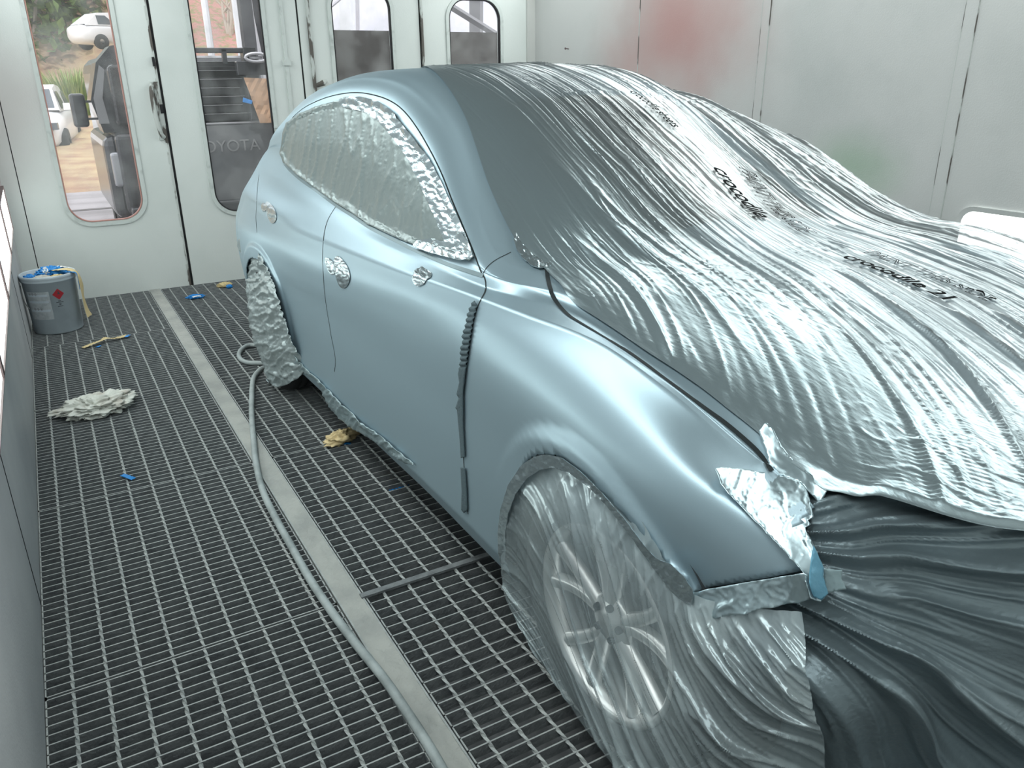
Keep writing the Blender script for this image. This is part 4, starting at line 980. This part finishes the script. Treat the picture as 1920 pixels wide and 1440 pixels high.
for row_, (a0, z) in enumerate(((-52, .262), (-46, .168))):
    mb = MB()
    for k in range(3):
        c_ = a0+k*8
        dec_poly(mb, [(c_, z-.0095), (c_+3.6, z), (c_, z+.0095), (c_-3.6, z)], .0014, 0, 2); dec_poly(mb, [(c_, z-.0070), (c_+2.6, z), (c_, z+.0070), (c_-2.6, z)], .0018, 1, 2); dec_poly(mb, [(c_-1, z-.003), (c_+1, z-.003), (c_+1, z+.003), (c_-1, z+.003)], .0022, 0, 1)
    mb.build('hazard_symbols', [INK2, LWHITE], pail)
mb = MB(); mb.tube(catmull([tuple(q) for q in [(-.157, .0, .30), (-.163, -.02, .25), (-.150, -.06, .20), (-.135, -.085, .17)]], 5), .003, 6); mb.build('handle', mat('wire_handle', (.4, .4, .4), .4, .8), pail)
def lump(name, c, s, m, seed, label, cat, amp=.35, rows=26, cols=40, rot=0, group=None, fr=3.1):
    from mathutils import noise as MN
    V = []; F = []; ca, sa = math.cos(rot), math.sin(rot)
    for i in range(rows+1):
        for j in range(cols):
            th = PI*i/rows; ph = 2*PI*j/cols; d = Vector((math.sin(th)*math.cos(ph), math.sin(th)*math.sin(ph), math.cos(th)))
            q = d*2.1+Vector((seed*3.1, 0, 0)); w1 = MN.noise(q); w2 = MN.noise(q*2.3+Vector((5, 1, 2))); w3 = 1-abs(MN.noise(q*fr+Vector((w1, w2, 0))*1.3))*2
            r = 1+amp*(w1*.9+w2*.5)+amp*.7*(w3-.5)
            x, y, z = d.x*r*s[0], d.y*r*s[1], d.z*(1+amp*(w2+w3-.5))*s[2]
            V.append((x*ca-y*sa, x*sa+y*ca, max(z, -s[2]*.8)))
    for i in range(rows):
        for j in range(cols): F.append((i*cols+j, (i+1)*cols+j, (i+1)*cols+(j+1) % cols, i*cols+(j+1) % cols))
    o = mk(name, V, F, m, None, True); zmin = min(v[2] for v in V); o.location = (c[0], c[1], c[2]-zmin); tag(o, label, cat, group); return o
lump('tape_wad', (bc.x+.02, bc.y+.03, .335), (.075, .05, .03), BLUE, 4, 'crumpled bright blue masking tape filling the top of the paint pail', 'tape', .5)
lump('tape_wad', (bc.x-.10, bc.y-.02, .325), (.03, .028, .022), BLUE, 9, 'small blue tape ball at the left rim of the paint pail', 'tape', .5)
lump('paper_wad', (bc.x-.035, bc.y-.06, .325), (.055, .03, .020), mat('grey_paper', (.46, .45, .41), .8), 14, 'flat grey paper scrap at the near rim inside the paint pail', 'paper', .3)
lump('paper_wad', (bc.x+.045, bc.y-.065, .325), (.038, .026, .018), YEL, 19, 'small yellow paper scrap at the near rim inside the paint pail', 'paper', .4)
lump('paper_wad', (bc.x-.005, bc.y+.01, .350), (.018, .03, .022), WHT, 22, 'white paper twist on top of the blue tape in the pail', 'paper', .6)
# yellow strip over the rim, down the outside
c0 = np.array(bc); P = [c0+np.array(q) for q in [(-.02, .05, .372), (.06, -.01, .378), (.125, -.05, .378), (.163, -.07, .350), (.172, -.075, .28), (.168, -.075, .20), (.172, -.08, .12), (.182, -.085, .075)]]
o = strip('masking_paper_strip', P, [np.array(q) for q in [(.02, .05, 0), (.02, .05, 0), (.02, .05, 0), (.012, .045, 0), (.02, .045, 0), (.012, .05, 0), (.02, .06, 0), (.03, .07, 0)]], YEL); tag(o, 'long yellow masking paper strip hanging over the right rim of the paint pail', 'masking paper')
P = [c0+np.array(q) for q in [(.10, -.085, .372), (.148, -.09, .365), (.1605, -.092, .34), (.1600, -.092, .29), (.1580, -.092, .255)]]
o = strip('masking_tape_strip', P, [np.array((.004, .02, 0))]*5, BLUE); tag(o, 'short blue tape end beside the yellow strip on the pail rim', 'masking tape')
P = [c0+np.array(q) for q in [(.03, .06, .374), (.08, .05, .384), (.13, .03, .372)]]
o = strip('masking_paper_strip', P, [np.array((-.02, .05, 0))]*3, WHT); tag(o, 'white paper strip lying at the back rim of the paint pail', 'masking paper')

lump('cleaning_rag', tuple(on_z((184, 772), 0))[:2]+(.0,), (.155, .10, .042), mat('white_rag', (.66, .67, .62), .85, bump=(90, .002), noise=((.50, .47, .42), 14, .5, .7)), 36, 'crumpled white cleaning rag lying on the left grating', 'rag', .42, 80, 140, .12, None, 1.25)
def scrap(name, pxs, z, wd, m, label, cat='tape', lift=.006):
    P = []; n_ = len(pxs)
    for i, p in enumerate(pxs):
        q = on_z(p, z); P.append(np.array(q)+np.array([0, 0, lift*math.sin(PI*i/(n_-1)) if n_ > 2 else 0]))
    d = P[-1]-P[0]; nn = np.array([-d[1], d[0], 0]); nn /= np.linalg.norm(nn); W = [nn*wd*(.8+.4*random.random())+np.array([0, 0, random.uniform(-.3, .3)*wd*.4]) for _ in P]
    o = strip(name, P, W, m); tag(o, label, cat); return o
scrap('tape_scrap', [(229, 890), (240, 896), (251, 898)], .004, .022, BLUE, 'small torn bright blue tape scrap on the left grating below the rag')
scrap('masking_paper_strip', [(155, 652), (172, 648), (190, 643), (200, 638), (215, 637), (239, 629)], .006, .040, YEL, 'long yellow masking paper strip lying on the left grating near the pail', 'masking paper', .016)
scrap('tape_scrap', [(236, 632), (241, 628)], .010, .022, BLUE, 'tiny blue tape end at the far tip of the yellow floor strip')
scrap('tape_scrap', [(181, 651), (188, 648)], .003, .020, BLUE, 'tiny blue tape end under the near part of the yellow floor strip')
o = lump('tape_scrap', tuple(on_z((367, 559), 0))[:2]+(0,), (.055, .035, .014), BLUE, 40, 'blue and white tape scrap on the grating near the door leaves', 'tape', .5)
scrap('paper_scrap', [(361, 557), (370, 556), (377, 555)], .028, .03, WHT, 'white paper scrap lying on the blue tape near the door leaves', 'paper', .004)
lump('paper_scrap', tuple(on_z((421, 538), 0))[:2]+(0,), (.05, .03, .018), YEL, 43, 'small yellow paper crumple at the foot of the second door leaf', 'paper', .5)
lump('tape_scrap', tuple(on_z((430, 540), 0))[:2]+(0,), (.022, .018, .014), BLUE, 44, 'tiny blue tape bit beside the yellow crumple by the door leaf', 'tape', .4)
lump('crumpled_paper', tuple(on_z((642, 827), 0))[:2]+(0,), (.075, .04, .026), mat('tan_masking_paper', (.68, .54, .30), .8), 47, 'crumpled tan masking paper on the grating beside the sill', 'paper', .55, rot=.35)
scrap('paper_scrap', [(613, 823), (620, 824), (628, 827)], .012, .035, WHT, 'white paper tip sticking out of the crumpled tan paper', 'paper')
scrap('tape_scrap', [(630, 835), (645, 834), (658, 831)], -.004, .02, BLUE, 'thin blue tape edge under the crumpled tan paper')
scrap('paper_scrap', [(724, 897), (737, 900), (751, 901)], -.034, .06, TAN, 'flat beige paper scrap fallen under the grating beside the sill', 'paper', 0)
scrap('tape_scrap', [(728, 918), (745, 914), (766, 908)], -.018, .018, BLUE, 'straight blue tape piece caught in the grating beside the sill', 'tape', 0)
scrap('paper_scrap', [(818, 1197), (824, 1190), (828, 1184)], -.034, .02, TAN, 'tiny tan paper flake under the grating beside the front wheel', 'paper', 0)
# torn end of wheel film lying on the floor
P = [np.array(on_z(p, .012)) for p in [(500, 714), (518, 712), (535, 713), (546, 717), (551, 728)]]
o = strip('film_scrap', P, [np.array((.0, .05, 0)), np.array((0, .05, 0)), np.array((.01, .05, 0)), np.array((.04, .03, 0)), np.array((.05, .01, 0))], FILM); tag(o, 'rolled grey film tail lying on the grating under the rear wheel', 'plastic film')
# ================================================================== outside, seen through the door windows
ASPH = mat('yard_concrete', (.36, .34, .35), .85, noise=((.25, .235, .24), .7, .4, .65), stretch=(.4, 3, 1))
BANK = mat('leafy_bank', (.30, .20, .15), .95, noise=((.20, .21, .09), 2.0, .42, .62), bump=(8, .05)); STRAW = mat('straw_ground', (.46, .36, .22), .95, noise=((.34, .22, .15), 1.4, .4, .65), bump=(14, .03))
LEAFG = mat('olive_leaves', (.16, .24, .07), .8, noise=((.08, .13, .04), 3, .4, .6)); LEAFL = mat('light_leaves', (.34, .42, .14), .8, noise=((.2, .3, .08), 4, .4, .6)); BARK = mat('pale_bark', (.42, .36, .30), .8)
mb = MB(); mb.box((-30, YB+.09, -.5), (45, 14, -.12)); tag(mb.build('yard_ground', ASPH), kind='structure')
mb = MB()
for y in (8.6, 10.2, 11.9): mb.box((-6, y, -.12), (20, y+.12, -.113))
tag(mb.build('yard_drain', mat('drain_line', (.13, .12, .12), .9)), 'dark drain lines across the concrete yard outside the left window', 'drain')
nx, ny = 90, 70; V = []
for i in range(ny):
    y = 14+46*(i/(ny-1))**1.4
    for j in range(nx):
        x = -25+70*j/(nx-1); t = (y-14)
        z = -.12+.045*t+(.40*max(0, x-4.0)/6.0)*sstep(0, 10, t)*min(1, 10/max(1, t))*3+float(sstep(27, 36, t))*6+.12*float(pn(x*.4, y*.4, 61))*sstep(0, 3, t)
        V.append((x, y, float(z)))
tag(mk('hillside', V, gridfaces(ny, nx, True), [STRAW], None, True), kind='structure')
def blades(name, c, R, n_, hgt, m, label, cat, kind=None, seed=1, lean=.9, wd=.02):
    r = random.Random(seed); mb = MB()
    for _ in range(n_):
        a = r.uniform(0, 2*PI); q = R*math.sqrt(r.random()); p = Vector(c)+Vector((q*math.cos(a), q*math.sin(a), 0)); h_ = hgt*r.uniform(.6, 1.1); d = Vector((math.cos(a)*r.uniform(.2, 1)*lean*h_, math.sin(a)*lean*h_*r.uniform(.2, 1), h_)); s = Vector((-math.sin(a), math.cos(a), 0))*wd
        mid = p+d*.55+Vector((0, 0, .1*h_)); mb.quad(tuple(p-s), tuple(p+s), tuple(mid+s*.8), tuple(mid-s*.8)); mb.quad(tuple(mid-s*.8), tuple(mid+s*.8), tuple(p+d+s*.1), tuple(p+d-s*.1))
    o = mb.build(name, m); return tag(o, label, cat, None, kind)
g = on_y((140, 190), 28)
blades('grass_tussock', (g.x, 28, .45), .75, 900, 1.25, LEAFL, 'yellow-green grass tussock on the bank behind the black mirror', 'grass', seed=3, wd=.02)
g = on_y((205, 190), 30); blades('grass_tussock', (g.x, 30, .55), .6, 500, 1.1, LEAFL, 'grass tussock on the bank mostly hidden behind the dark vehicle', 'grass', seed=5, wd=.014)
def tree(x, y, z, h_, R, m, label, seed, trunks=1, leaves=700, ls=.16, cat='tree'):
    r = random.Random(seed); t = empty('tree', (x, y, z)); tag(t, label, cat, None); mb = MB()
    for k in range(trunks):
        a = r.uniform(0, 2*PI); P = [(0, 0, 0)]
        for i in range(1, 6): P.append((math.cos(a)*.06*i*h_*.6+r.uniform(-.05, .05), math.sin(a)*.06*i*h_*.6, h_*.16*i))
        mb.tube(P, [.09*h_/5*(1-.14*i) for i in range(6)], 6)
        for b in range(3):
            q = Vector(P[2+b]); a2 = r.uniform(0, 2*PI); mb.tube([q, q+Vector((math.cos(a2), math.sin(a2), 1.2))*h_*.12, q+Vector((math.cos(a2)*1.5, math.sin(a2)*1.5, 2.2))*h_*.12], [.03, .022, .01], 5)
    mb.build('trunk', BARK, t)
    if leaves:
        mb = MB()
        for _ in range(leaves):
            u_ = r.uniform(-1, 1); a = r.uniform(0, 2*PI); q = r.random()**.4; s = math.sqrt(1-u_*u_); c = Vector((R*q*s*math.cos(a), R*q*s*math.sin(a), h_*.62+h_*.42*q*u_)); e = Vector((r.uniform(-1, 1), r.uniform(-1, 1), r.uniform(-1, 1))).normalized(); f = e.cross(Vector((r.random(), r.random(), 1))).normalized(); mb.quad(tuple(c-e*ls), tuple(c+f*ls*.6), tuple(c+e*ls), tuple(c-f*ls*.6))
        mb.build('foliage', m, t)
    return t
for i, (px_, Y, h_, R, m_, lab) in enumerate([((20, 30), 45, 9, 3.4, LEAFG, 'dark olive tree at the left edge of the first window'), ((70, 15), 47, 9, 3.2, LEAFL, 'pale green tree above the parked white hatchback'), ((140, 0), 49, 10, 3.6, LEAFG, 'olive tree behind the roof of the white hatchback'), ((215, 0), 48, 10, 3.4, LEAFG, 'dark tree at the right top corner of the first window'), ((385, 20), 40, 7, 2.2, LEAFL, 'light green tree left in the second window'), ((445, 0), 42, 8, 2.6, LEAFG, 'olive tree at the top of the second window')]):
    q = on_y(px_, Y); tree(q.x, Y, q.z-h_*.55, h_, R, m_, lab, 70+i, 1, 1500, .30)
q = on_y((432, 75), 26); tree(q.x, 26, q.z-.3, 3.2, .1, LEAFG, 'bare pale shrub with thin stems on the reddish bank', 90, 4, 0)
mb = MB(); q = on_y((372, 92), 24); q2 = on_y((470, -20), 34)
V = []; nn_ = 30
for i in range(nn_):
    for j in range(nn_): x = q.x-1.2+8*j/(nn_-1); t = i/(nn_-1); V.append((x, 24+9*t, q.z-.5+4.2*t+.15*float(pn(x*1.3, t*9, 66))))
tag(mk('leaf_litter_bank', V, gridfaces(nn_, nn_, True), mat('red_leaf_litter', (.40, .21, .18), .95, noise=((.24, .22, .12), 6, .45, .6), bump=(16, .05)), None, True), 'steep reddish leaf-littered bank seen through the second window', 'bank')
# posts
WPOST = mat('white_post', (.78, .78, .80), .5); DPOST = mat('dark_roof_steel', (.05, .05, .055), .7)
a = on_y((383, 0), 12); b = on_y((395, 92), 12); mb = MB(); mb.tube([(b.x+.0, 12, -.12), (a.x, 12, 4)], .045, 8); tag(mb.build('post', WPOST), 'thin white post in the left half of the second window', 'post')
a = on_y((446, 40), 11.5); mb = MB(); mb.tube([(a.x, 11.5, -.12), (a.x, 11.5, 4)], .05, 8); tag(mb.build('post', WPOST), 'thicker pale post in the middle of the second window', 'post')
a = on_y((460, 40), 10.5); mb = MB(); mb.box((a.x-.05, 10.45, -.12), (a.x+.09, 10.6, 4)); tag(mb.build('post', DPOST), 'dark square post right of the pale one', 'post')
a = on_y((472, 60), 11); mb = MB(); mb.tube([(a.x+.2, 11, -.12), (a.x+.05, 11, 1.7), (a.x, 11, 2.2), (a.x-.02, 11, 4)], .05, 8); tag(mb.build('post', WPOST), 'leaning pale pipe at the right side of the second window', 'post')
a = on_y((462, 20), 12.5); mb = MB(); mb.box((a.x, 12.4, -.1), (a.x+2.4, 12.7, 4.2)); tag(mb.build('shed_wall', DPOST), 'dark shed wall behind the posts in the second window', 'wall')

# white cars
CARW = mat('white_car_paint', (.85, .86, .88), .25, coat=.5); CGL = mat('car_glass', (.10, .12, .14), .1); CTY = mat('car_tyre', (.03, .03, .03), .8)
def simple_car(name, x, y, z, rz, label, paint, L=4.0, Wd=1.72, Hh=1.5):
    """small hatchback lofted from side profile stations"""
    t = empty(name, (x, y, z), rz); tag(t, label, 'car')
    prof = [(0, .35, .62, .45), (.12, .22, .72, .62), (.6, .2, .92, .80), (1.15, .2, 1.0, .84), (1.75, .2, 1.02, .86), (2.6, .2, 1.0, .86), (3.4, .2, 1.0, .85), (3.85, .25, .98, .78), (4.0, .4, .9, .6)]
    V = []; k = 12
    for (l, z0, z1, hw) in prof:
        for j in range(k):
            a = 2*PI*j/k+PI/k; c, s = math.cos(a), math.sin(a); c = math.copysign(abs(c)**.45, c); s = math.copysign(abs(s)**.45, s); V.append((l-2, hw*c, (z0+z1)/2+(z1-z0)/2*s))
    F = [(i*k+j, i*k+(j+1) % k, (i+1)*k+(j+1) % k, (i+1)*k+j) for i in range(len(prof)-1) for j in range(k)]+[tuple(range(k))[::-1], tuple((len(prof)-1)*k+j for j in range(k))]
    mk('body', V, F, paint, t, True)
    cab = [(1.0, .98, .74), (1.75, 1.42, .60), (2.3, 1.5, .60), (3.1, 1.46, .58), (3.75, 1.0, .70)]; V = []
    for (l, zt, hw) in cab: V += [(l-2, -.76, .95), (l-2, -hw, zt), (l-2, hw, zt), (l-2, .76, .95)]
    F = [(4*i+j, 4*i+j+1, 4*i+j+5, 4*i+j+4) for i in range(4) for j in range(3)]
    V0 = V; mk('cabin', V, F, paint, t, False)
    for s in (-1, 1):
        for (a, b) in (((1.25, .70), (2.2, .66)), ((2.3, .66), (3.2, .66))):
            mb = MB(); mb.quad((a[0]-2+.15, s*.755, 1.0), (b[0]-2, s*.755, 1.0), (b[0]-2, s*.64, 1.36), (a[0]-2+.5, s*.64, 1.36)); mb.build('side_window', CGL, t)
    mb = MB(); mb.quad((1.08-2, -.66, 1.03), (1.08-2, .66, 1.03), (1.72-2, .55, 1.41), (1.72-2, -.55, 1.41)); mb.build('windscreen', CGL, t)
    for q in (.75, 3.2):
        for s in (-1, 1):
            mb = MB(); mb.lathe([(.10, 0), (.30, 0), (.31, .03), (.31, .17), (.29, .2), (.10, .2)], 24, 0, 'x'); o = mb.build('wheel', CTY, t, True); o.rotation_euler = (0, 0, PI/2*s); o.location = (q-2, s*.66 if s > 0 else s*.66, .31)
    for s in (-1, 1):
        mb = MB(); mb.box((-1.96, s*.62-.14, .62), (-1.75, s*.62+.14, .76)); mb.build('headlamp', CGL, t)
        mb = MB(); mb.box((-.85, s*.9-.08, .98), (-.72, s*.9+.08, 1.12)); mb.build('door_mirror', paint, t)
    mb = MB(); mb.box((-1.99, -.5, .28), (-1.9, .5, .45)); mb.build('grille', DARK, t)
    return t
q = on_y((165, 94), 34); simple_car('parked_hatchback', q.x+1.1, 34, q.z, math.radians(200)+PI*0+.0, 'distant white hatchback parked up on the slope, seen through the first window', CARW).scale = (.80,)*3
q = on_z((128, 300), -.12); simple_car('parked_car', q.x-.55, q.y+2.0, -.12, math.radians(82), 'white car nose cut off by the left edge of the first window', CARW, )
# dark pickup standing close behind the doors
UTE = mat('black_ute_paint', (.018, .02, .024), .22, coat=.4, noise=((.03, .032, .036), 3, .4, .7)); TG = mat('grey_tailgate', (.13, .14, .145), .35, noise=((.19, .20, .20), 3.2, .45, .7)); SLAT = mat('black_slats', (.01, .011, .013), .2); CHR = mat('worn_edge_metal', (.5, .5, .52), .35, .6)
ute = empty('pickup_truck', (1.55, 8.2, -.12)); tag(ute, 'black pickup truck with louvred canopy and rack standing behind the first two door leaves', 'truck')
def rb(name, a, b, m, parent=ute, bev=.02):
    mb = MB(); mb.box(tuple(Vector(a)-ute.location), tuple(Vector(b)-ute.location)); o = mb.build(name, m, parent)
    if bev: md = o.modifiers.new('bevel', 'BEVEL'); md.width = bev; md.segments = 3
    return o
rb('tray_body', (.62, 8.24, .30), (2.50, 10.2, 1.02), UTE, bev=.05); tgate = rb('tailgate', (1.00, 8.16, .36), (2.44, 8.24, 1.085), TG, bev=.02); rb('bumper', (.64, 8.10, .22), (2.48, 8.24, .38), UTE, bev=.03)
rb('tailgate_trim', (1.0, 8.150, 1.075), (2.44, 8.165, 1.090), CHR, tgate, .002)
cu_ = bpy.data.curves.new('t', 'FONT'); cu_.body = 'TOYOTA'; cu_.size = .15; cu_.extrude = .001; cu_.align_x = 'CENTER'; ob = bpy.data.objects.new('t', cu_); C.objects.link(ob); bpy.context.view_layer.update()
me = bpy.data.meshes.new_from_object(ob.evaluated_get(bpy.context.evaluated_depsgraph_get())); bpy.data.objects.remove(ob); me.materials.clear()
lt = on_y((422, 276), 8.15); o = link('raised_lettering', me, mat('tailgate_lettering', (.24, .25, .25), .4), tgate); o.rotation_euler = (PI/2, 0, 0); o.location = (lt.x-ute.location.x+.02, 8.152-ute.location.y, lt.z-ute.location.z-.04)
rb('left_quarter', (.52, 8.35, .25), (.70, 10.1, 1.0), UTE, bev=.09); rb('cab', (.66, 10.2, .5), (2.46, 11.9, 1.72), UTE, bev=.18)
for k in range(7):
    z = 1.10+.076*k; s = rb('canopy_slat', (.98 if k < 6 else .95, 8.20+.012*k, z), (1.86, 8.235+.012*k, z+.066), SLAT, bev=.006)
    rb('slat_edge', (1.0, 8.195+.012*k, z+.064), (1.80-.03*(k % 2), 8.202+.012*k, z+.0672), CHR, s, 0)
rb('canopy_box', (.66, 8.26, 1.08), (1.86, 10.1, 1.60), SLAT, bev=.05)
rb('rack_bar', (.95, 8.10, 1.690), (1.84, 8.15, 1.735), UTE, bev=.012); rb('rack_post', (1.62, 8.10, 1.60), (1.66, 8.15, 1.72), UTE, bev=0); rb('rack_post', (1.80, 8.06, 1.10), (1.92, 8.2, 1.74), SLAT, bev=.01)
rb('rear_beam', (1.72, 8.02, 1.50), (2.3, 8.1, 1.62), UTE, bev=.01)
q = on_y((480, 108), 8.0); mb = MB(); P = [tuple(Vector((q.x+.10*math.cos(a), 7.98, q.z+.035*math.sin(a)))-ute.location) for a in np.linspace(0, 2*PI, 17)[:-1]]
mb.tube(P+[P[0]], .014, 8, cap=False); mb.box(tuple(Vector((q.x-.055, 7.99, q.z-.012))-ute.location), tuple(Vector((q.x+.055, 8.02, q.z+.012))-ute.location)); mb.build('fairlead', CHR, ute, True)
mp = on_y((149, 206), 8.6); mi_ = rb('door_mirror', (mp.x-.07, 8.55, mp.z-.15), (mp.x+.06, 8.64, mp.z+.14), UTE, bev=.03); rb('mirror_arm', (mp.x+.05, 8.58, mp.z+.06), (mp.x+.30, 8.60, mp.z+.08), UTE, mi_, 0) ; rb('mirror_arm', (mp.x+.05, 8.58, mp.z-.09), (mp.x+.30, 8.60, mp.z-.07), UTE, mi_, 0)
V = [tuple(Vector(v)-ute.location) for v in [(.56, 8.5, 1.02), (.50, 8.5, 1.30), (.60, 8.52, 1.62), (.74, 8.55, 1.76), (.98, 8.55, 1.80), (.98, 8.5, 1.02)]]; V += [(x, y+.5, z) for x, y, z in V]
F = [(0, 1, 2, 3, 4, 5), (11, 10, 9, 8, 7, 6)]+[(i, 6+i, 6+(i+1) % 6, (i+1) % 6) for i in range(6)]; mk('canopy_side', V, F, UTE, ute)
V = [tuple(Vector(v)-ute.location) for v in [(.535, 8.49, 1.10), (.525, 8.49, 1.32), (.62, 8.51, 1.60), (.66, 8.51, 1.56), (.60, 8.49, 1.32), (.62, 8.49, 1.10)]]; mk('side_glass_trim', V, [(0, 1, 2, 3, 4, 5)], mat('dull_trim', (.16, .165, .17), .4), ute)
tl = rb('tail_lamp', (.56, 8.28, .55), (.72, 8.36, .86), mat('lamp_glass', (.35, .36, .38), .1, .6), bev=.03)
for x in (.66, 2.30):
    mb = MB(); mb.lathe([(.16, 0), (.36, 0), (.39, .03), (.39, .2), (.36, .24), (.16, .24)], 32, 0, 'x'); o = mb.build('wheel', CTY, ute, True); o.location = Vector((x-.1, 9.0, .27))-ute.location
def quadsheet(name, P, m, label, cat, n_=10, amp=.02):
    a, b, c, d = [np.array(q, float) for q in P]; V = []; r = random.Random(4)
    for i in range(n_+1):
        for j in range(n_+1): s, t = i/n_, j/n_; V.append(tuple((a*(1-s)+b*s)*(1-t)+(d*(1-s)+c*s)*t+np.array([0, -amp*r.random(), 0])))
    o = mk(name, V, gridfaces(n_+1, n_+1), m); solid(o, .002); return tag(o, label, cat)
quadsheet('brown_paper', [(1.86, 7.99, 1.08), (2.16, 7.99, 1.08), (2.10, 7.99, 1.46), (1.76, 7.99, 1.48)], mat('kraft_paper', (.50, .30, .17), .7), 'crumpled brown masking paper taped beside the canopy of the black pickup', 'masking paper')
quadsheet('tape_scrap', [(1.72, 7.97, 1.27), (1.80, 7.97, 1.25), (1.81, 7.97, 1.28), (1.73, 7.97, 1.31)], BLUE, 'blue tape corner holding the brown paper on the pickup', 'tape', 4, .005)
# low dark hoarding right behind the two right-hand door leaves, bright shed beyond
BOARD = mat('dirty_board', (.115, .10, .095), .8, noise=((.19, .17, .165), 2.2, .45, .7), bump=(20, .002))
mb = MB(); mb.box((2.06, 6.80, -.12), (4.3, 6.84, 1.83)); tag(mb.build('hoarding_board', BOARD), 'dirty brown board filling the lower part of the third and fourth windows', 'board')
SHW = mat('bright_shed_wall', (.80, .78, .82), .6, noise=((.62, .62, .68), 1.2, .4, .7))
mb = MB(); mb.box((2.9, 10.4, -.12), (9, 10.6, 5)); tag(mb.build('shed_wall', SHW), 'bright white shed wall above the board in the right windows', 'wall')
STL = mat('grey_steel_brace', (.20, .20, .21), .6)
def beam(p0, p1, Y, w_, label, m=STL):
    a = on_y(p0, Y); b = on_y(p1, Y); mb = MB(); mb.tube([a, b], w_, 4); tag(mb.build('steel_beam', m), label, 'beam')
beam((893, 66), (893, -60), 8.4, .085, 'dark upright steel post in the fourth window'); beam((845, 12), (935, 68), 8.0, .035, 'diagonal steel brace crossing the fourth window')
beam((600, 30), (672, -30), 8.2, .012, 'thin slanted rod in the third window', mat('pale_rod', (.5, .48, .52), .6)); beam((671, 60), (669, -60), 8.2, .02, 'thin pale upright in the middle of the third window', mat('pale_upright', (.55, .53, .58), .6))
beam((652, 60), (648, -60), 9.6, .09, 'broad white upright in the third window', WPOST)
lump('white_bundle', tuple(on_y((712, 50), 9.4))[:2]+(-.12,), (.35, .25, 1.0), mat('white_bundle', (.75, .75, .78), .7), 77, 'pale bundle behind the board at the right of the third window', 'bundle', .3)
lump('white_bundle', tuple(on_y((862, 52), 9.4))[:2]+(-.12,), (.30, .25, 1.0), mat('pale_bundle', (.70, .74, .82), .7), 79, 'pale blue bundle behind the brace in the fourth window', 'bundle', .3)
for x, z in ((9.4, 0),):
    pass
sun = bpy.data.lights.new('sun', 'SUN'); sun.energy = 2.4; sun.angle = .03; so = bpy.data.objects.new('sun', sun); C.objects.link(so); so.rotation_euler = (math.radians(38), 0, math.radians(-18)); so.location = (0, 0, 12)
# ================================================================== light + output
w = bpy.data.worlds.new('daylight'); bpy.context.scene.world = w; w.use_nodes = True
bg = w.node_tree.nodes['Background']; bg.inputs[0].default_value = (.93, .96, 1.0, 1); bg.inputs[1].default_value = 2.6
s = bpy.context.scene
s.view_settings.view_transform = 'Standard'; s.view_settings.look = 'None'; s.view_settings.gamma = 1; s.view_settings.use_curve_mapping = False
s.view_settings.exposure = EXPO
s.cycles.use_denoising = True
s.cycles.max_bounces = 8; s.cycles.diffuse_bounces = 4; s.cycles.glossy_bounces = 4; s.cycles.transparent_max_bounces = 12; s.cycles.sample_clamp_indirect = 6
